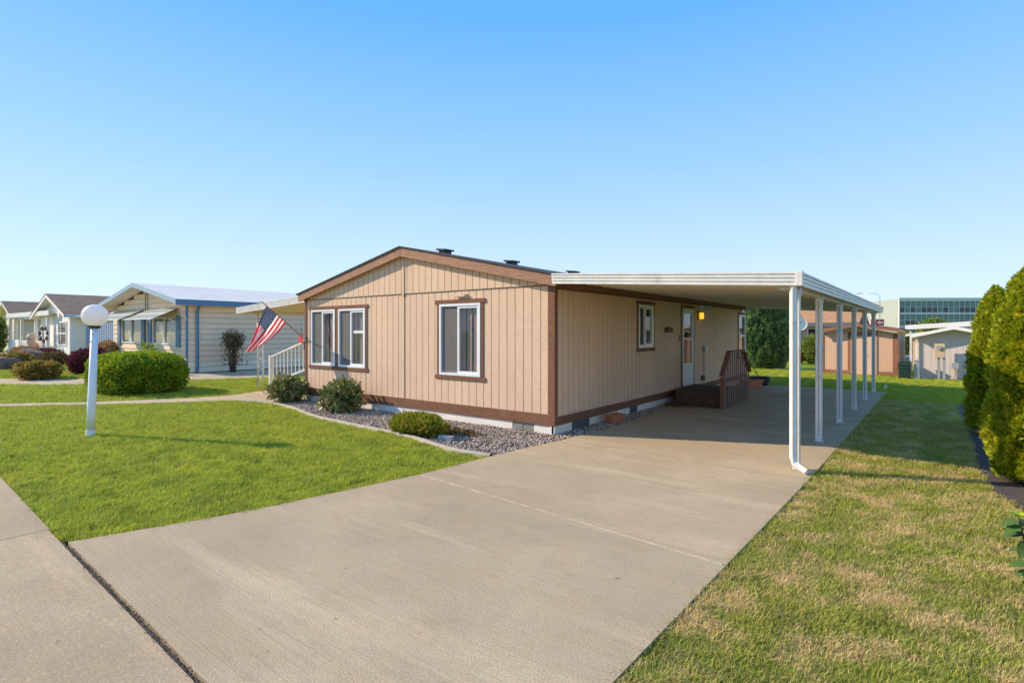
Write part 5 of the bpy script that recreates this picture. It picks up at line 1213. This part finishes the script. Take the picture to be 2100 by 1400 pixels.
for a, b in ((.98, 1.415), (1.425, 1.85)):
    m = MB(FRONT); m.box(a, b, .002, .03, .03, 1.56); d_ = m.build('door', 'shed_peach', sh)
    if a > 1.2:
        m = MB(FRONT); m.box(a + .04, a + .06, .03, .05, .84, .93); m.tube([(a + .07, .04, .80), (a + .14, .05, .77)], .010, 5); m.build('latch', 'black_metal', d_)
for a, b, c, d in ((.88, .975, .03, 1.66), (1.855, 1.88, .03, 1.64), (.88, 1.88, 1.565, 1.72), (SW_ - .13, SW_ + .02, .02, 1.64), (-.01, .02, .02, 1.62)):
    m = MB(FRONT); m.box(a, b, .004, .034, c, d); m.build('door_trim', 'shed_trim', sh)
m = MB(FRONT); m.box(0, .87, .011, .03, .02, .165); m.box(1.89, SW_ - .135, .011, .03, .02, .165); m.build('base_trim', 'shed_trim', sh)
for s in (-1, 1):
    xe = SW_ / 2 + s * (SW_ / 2 + .22); zz = lambda x: 1.955 - .21 * abs(x - SW_ / 2) / (SW_ / 2)
    m = MB(FRONT); m.prism([(SW_ / 2, zz(SW_ / 2) - .02), (xe, zz(xe) - .02), (xe, zz(xe) + .10), (SW_ / 2, zz(SW_ / 2) + .10)], .30, .34); m.build('rake_fascia', 'shed_trim', sh)
    m = MB(FRONT); m.prism([(SW_ / 2, zz(SW_ / 2) + .06), (xe, zz(xe) + .06), (xe, zz(xe) + .095), (SW_ / 2, zz(SW_ / 2) + .095)], -SD_ - .2, .299); m.build('roof', 'shingle_dark', sh)
m = MB(); m.box(-.0, .55, -.5, -.06, -.03, .0); o = m.build('door_step', 'concrete_walk', sh, loc=(1.0, 0, 0))
gs = empty('garden_shed', (4.84, 17.40, 0), R(-4.5), 'grey shed with white roof edge and an electric meter in front', 'shed')
GW = 2.35
def gz(x): return 1.80 - .28 * abs(x - 1.02) / 1.1
for i in range(13):
    a, b = i * GW / 13, (i + 1) * GW / 13 - .008
    m = MB(FRONT); m.prism([(a, .02), (b, .02), (b, gz(b)), (a, gz(a))], 0, .012); m.build('siding_board', 'shed_grey', gs)
m = MB(FRONT); m.prism([(0, .0), (GW, .0), (GW, gz(GW)), (1.02, gz(1.02)), (0, gz(0))], -.06, -.001); m.build('front_wall', 'shed_grey', gs)
m = MB(); m.box(-.001, .06, .06, 2.6, 0, 1.52); m.box(GW - .06, GW, .06, 2.6, 0, 1.4); m.box(.06, GW - .06, 2.5, 2.6, 0, 1.4); m.build('side_wall', 'shed_grey', gs)
m = MB(FRONT); m.prism([(-.22, 1.50), (1.02, 1.82), (GW + .2, 1.46), (GW + .2, 1.57), (1.02, 1.93), (-.22, 1.61)], .36, .40); m.build('rake_fascia', 'lap_white', gs)
m = MB(FRONT); m.prism([(-.22, 1.54), (1.02, 1.86), (GW + .2, 1.50), (GW + .2, 1.55), (1.02, 1.91), (-.22, 1.59)], -2.7, .359); m.build('roof', 'metal_white', gs)
m = MB(); m.box(-.10, -.03, -.1, -.03, .55, 1.55); m.build('downspout', 'metal_white', gs)
m = MB(); m.tube([(-.02, -.15, .04), (.20, -.22, .05), (.20, -.30, -.01)], .022, 6); m.build('drain_pipe', 'metal_white', gs)
em = empty('electric_meter', (5.42, 16.98, 0), R(-4.5), 'tan electric meter box on two posts in front of the grey shed', 'meter')
for a in (-.05, .10):
    m = MB(); m.box(a, a + .075, .0, .08, -.03, .80); m.build('post', 'steel_grey', em)
m = MB(); m.box(-.13, .17, -.07, .08, .80, 1.30); bxm = m.build('box', 'box_tan', em, bevel=.01)
m = MB(FRONT); m.tube([(.0, .07, 1.16), (.0, .13, 1.16)], .075, 16); m.build('dial', 'steel_grey', bxm)
m = MB(FRONT); m.box(-.12, .16, .0705, .078, 1.035, 1.05); m.build('seam', 'vent_grey', bxm)
jb = empty('junction_box', (5.86, 17.02, 0), R(-4.5), 'small grey utility box on a rusty pipe right of the meter', 'box')
m = MB(); m.box(-.10, .12, -.06, .06, .42, .62); m.build('box', 'steel_grey', jb, bevel=.01); m = MB(); m.tube([(0, 0, .42), (.01, 0, .2), (-.06, -.05, -.03)], .018, 6); m.build('pipe', 'terracotta', jb)
up = empty('utility_pedestal', (4.78, 17.0, 0), R(-4.5), 'grey utility pedestal at the left corner of the grey shed', 'pedestal')
m = MB(); m.prism([(-.09, 0), (.09, 0), (.07, .66), (-.07, .66)], -.07, .07); m.build('housing', 'steel_grey', up, bevel=.008); m = MB(); m.prism([(-.08, .66), (.08, .66), (.08, .70), (-.08, .70)], -.08, .08); m.build('cap', 'steel_grey', up)
cb = empty('compost_bin', (4.42, 17.05, 0), R(-4.5), 'dark green ribbed bin between the two sheds', 'bin')
m = MB(); m.prism([(-.17, 0), (.17, 0), (.19, .55), (.15, .66), (-.15, .66), (-.19, .55)], -.2, .2); m.build('body', 'compost_green', cb, bevel=.01)
for k in range(5):
    m = MB(FRONT); m.box(-.155, .14, .2, .235, .07 + k * .105, .12 + k * .105); m.build('rib', 'compost_green', cb)
lw = empty('cold_frame', (4.05, 19.4, 0), 0, 'low dark frame on the grass behind the tan shed', 'frame')
m = MB(); m.box(-.3, .5, 0, .6, 0, .42); m.build('body', 'compost_green', lw); m = MB(); m.box(-.32, .52, -.03, 0, .09, .13); m.build('board', 'lap_white', lw)
# house with orange roof and satellite dish
oh = empty('tan_house', (1.55, 29.6, 0), R(0), 'tan house with an orange shingle roof behind the shed', 'house')
m = MB(SIDE); m.prism([(0, 0), (6, 0), (6, 2.25), (3, 3.05), (0, 2.25)], -.1, 0); m.build('gable_wall', 'house_tan', oh)
m = MB(); m.box(-9, -.1, 0, .1, 0, 2.25); m.build('front_wall', 'house_tan', oh)
m = MB(); m.box(-3.3, -2.9, -1.2, 0, 0, 2.25); m.build('porch_wall', 'shed_peach', oh)
for s, (a, b) in enumerate(((-.4, 3), (6.4, 3))):
    za = 2.25 - .107
    m = MB(SIDE); m.prism([(a, za + .10), (b, 3.15), (b, 3.19), (a, za + .14)], -9, .45); m.build('roof', 'shingle_orange', oh)
    m = MB(SIDE); m.prism([(a, za - .06), (b, 2.99), (b, 3.149), (a, za + .099)], .42, .46); m.build('rake_fascia', 'vent_dark', oh)
m = MB(); m.box(-9, .45, -.43, -.40, 2.02, 2.25); m.build('eave_fascia', 'vent_dark', oh)
w = vbar(FRONT, -2.3, -1.7, .9, 1.95, 0, .05, .06, 'window', 'lap_white', oh); m = MB(FRONT); m.box(-2.24, -1.76, .01, .02, .96, 1.89); m.build('pane', 'office_dark', w)
m = MB(FRONT); m.box(-.45, -.15, 0, .05, 0, 1.95); m.build('door', 'lap_white', oh)
sd = empty('satellite_dish', (-.42, 24.2, 0), 0, 'grey satellite dish on a pole behind the carport', 'dish')
m = MB(); m.tube([(0, 0, 0), (0, 0, 2.05)], .03, 8); m.build('pole', 'steel_grey', sd)
bm = bmesh.new(); rings = []
axd = Vector((.55, -.72, .42)).normalized(); s1 = axd.cross(Vector((0, 0, 1))).normalized(); s2 = s1.cross(axd)
for i in range(7):
    r_ = .46 * i / 6; rings.append([bm.verts.new(Vector((0, 0, 2.15)) + axd * (r_ * r_ * .42) + s1 * r_ * 1.15 * math.cos(k * 6.283 / 24) + s2 * r_ * math.sin(k * 6.283 / 24)) for k in range(24)])
for i in range(6):
    for k in range(24):
        if i == 0:
            bm.faces.new([rings[0][0], rings[1][k], rings[1][(k + 1) % 24]])
        else: bm.faces.new([rings[i][k], rings[i + 1][k], rings[i + 1][(k + 1) % 24], rings[i][(k + 1) % 24]])
me = bpy.data.meshes.new('reflector'); bm.to_mesh(me); bm.free(); o = link('reflector', me, 'lap_shade', sd); md = o.modifiers.new('t', 'SOLIDIFY'); md.thickness = .012
hp = Vector((0, 0, 2.15)) + axd * .42 - s2 * .12
m = MB(); m.tube([tuple(Vector((0, 0, 2.10)) - s2 * .40), tuple(hp)], .014, 6); m.tube([tuple(hp), tuple(hp - axd * .10)], [.05, .03], 10); m.build('feed_arm', 'vent_dark', sd)
# white carport roof and small shed behind the grey shed, fence, street lamp, sign
wc = empty('carport', (6.2, 22.2, 0), R(-4), 'long white carport roof showing above the grey shed', 'carport')
m = MB(FRONT); m.prism([(-1.9, 1.82), (2.6, 2.12), (2.6, 2.32), (-1.9, 2.02)], 0, .05); m.build('front_fascia', 'lap_white', wc)
m = MB(FRONT); m.prism([(-1.9, 1.90), (2.6, 2.20), (2.6, 2.24), (-1.9, 1.94)], -6, -.001); m.build('roof_pan', 'metal_white', wc)
for a in (-1.75, 2.4):
    m = MB(); m.box(a, a + .09, .1, .19, 0, 1.86); m.build('post', 'metal_white', wc)
ss = empty('garden_shed', (5.05, 27.5, 0), R(-4), 'small tan and white shed half hidden behind the grey shed', 'shed')
m = MB(); m.box(-.55, .45, 0, 2, 0, 1.55); m.build('wall', 'shed_peach', ss); m = MB(); m.box(.451, 1.8, -.05, 2, 0, 1.5); m.build('side_wall', 'lap_white', ss)
m = MB(FRONT); m.prism([(-.9, 1.48), (.9, 1.78), (2.2, 1.5), (2.2, 1.6), (.9, 1.90), (-.9, 1.58)], -2.2, .25); m.build('roof', 'lap_white', ss)
ff = empty('wood_fence', (2.2, 46, 0), R(-4), 'weathered board fence across the lane behind the sheds', 'fence')
for i in range(60):
    m = MB(FRONT); m.prism([(0, 0), (.14, 0), (.14, 1.30 + .05 * random.random()), (0, 1.32)], 0, .025); m.build('board', 'fence_wood', ff, loc=(-.5 + i * .15, 0, 0))
def slamp(label, loc, h, rz):
    t = empty('street_lamp', loc, rz, label, 'lamp'); m = MB(); m.tube([(0, 0, 0), (0, 0, h - .6), (.25, 0, h - .15), (.9, 0, h), (2.4, 0, h + .05)], [.06, .05, .04, .03, .025], 8); m.build('pole', 'steel_grey', t, smooth=True)
    m = MB(); m.box(2.2, 3.0, -.15, .15, h - .02, h + .10); m.build('lamp_head', 'steel_grey', t, bevel=.03)
slamp('tall street lamp rising behind the end of the carport roof', (-.55, 92, 0), 7.6, R(180))
slamp('distant street lamp seen under the carport roof', (-5.5, 96, 0), 5.0, R(0))
rs = empty('shop_sign', (-1.35, 101, 0), R(30), 'red and white sign board behind the tan shed', 'sign')
m = MB(); m.box(-1.0, 1.0, 0, .2, 2.7, 3.75); m.build('board', 'red_paint', rs); m = MB(); m.box(-.05, .85, -.03, 0, 3.05, 3.35); m.build('lettering', 'lap_white', rs); m = MB(); m.box(-.1, .1, .05, .15, 0, 2.7); m.build('post', 'steel_grey', rs)
# glass office building
ob = empty('office_building', (-0.87, 177.3, 0), 0, 'three storey glass office building beyond the sheds', 'building')
fd = Vector((16.92 + .87, 191.0 - 177.3, 0)).normalized()     # along the glazed front
ld = Vector((-4.85 + .87, 174.21 - 177.3 + 14, 0)).normalized()
def OT(u, n, z):
    p = fd * u + Vector((fd.y, -fd.x, 0)) * n; return (p.x, p.y, z)
def OS(u, n, z):
    d = Vector((-.42, .91, 0)).normalized(); p = d * u + Vector((-d.y, d.x, 0)) * n; return (p.x, p.y, z)
m = MB(OT); m.box(0, 48, -20, -.3, 0, 10.6); m.build('core', 'office_panel', ob)
m = MB(OS); m.box(0, 16, -.2, .0, 0, 10.9)
for z0_ in (2.9, 6.4, 10.3): m.box(0, 16, .001, .06, z0_, z0_ + .5)
m.build('side_wall', 'office_panel', ob)
for z0_ in (2.75, 6.45, 10.15): 
    m = MB(OT); m.box(-.1, 48, -.3, .12, z0_, z0_ + (.55 if z0_ < 10 else .95)); m.build('floor_band', 'office_white', ob)
for fz in (-.9, 3.30, 7.0):
    for i in range(26):
        for (a, b, nm) in ((.0, 1.45, 'office_dark'), (1.55, 3.10, 'office_glass')):
            u = .12 + i * 1.52
            if fz + b < .3: continue
            mt = nm if nm == 'office_glass' or random.random() < .55 else 'office_glass'
            m = MB(OT); m.box(u, u + 1.40, -.3, -.06, max(.1, fz + a), fz + b); m.build('pane', mt, ob)
m = MB(OT)
for i in range(27): m.box(.0 + i * 1.52, .12 + i * 1.52, -.3, .05, 0, 10.15)
for fz in (-.9, 3.30, 7.0): m.box(0, 40, -.3, .03, fz + 1.45, fz + 1.55)
m.build('mullion', 'office_white', ob)
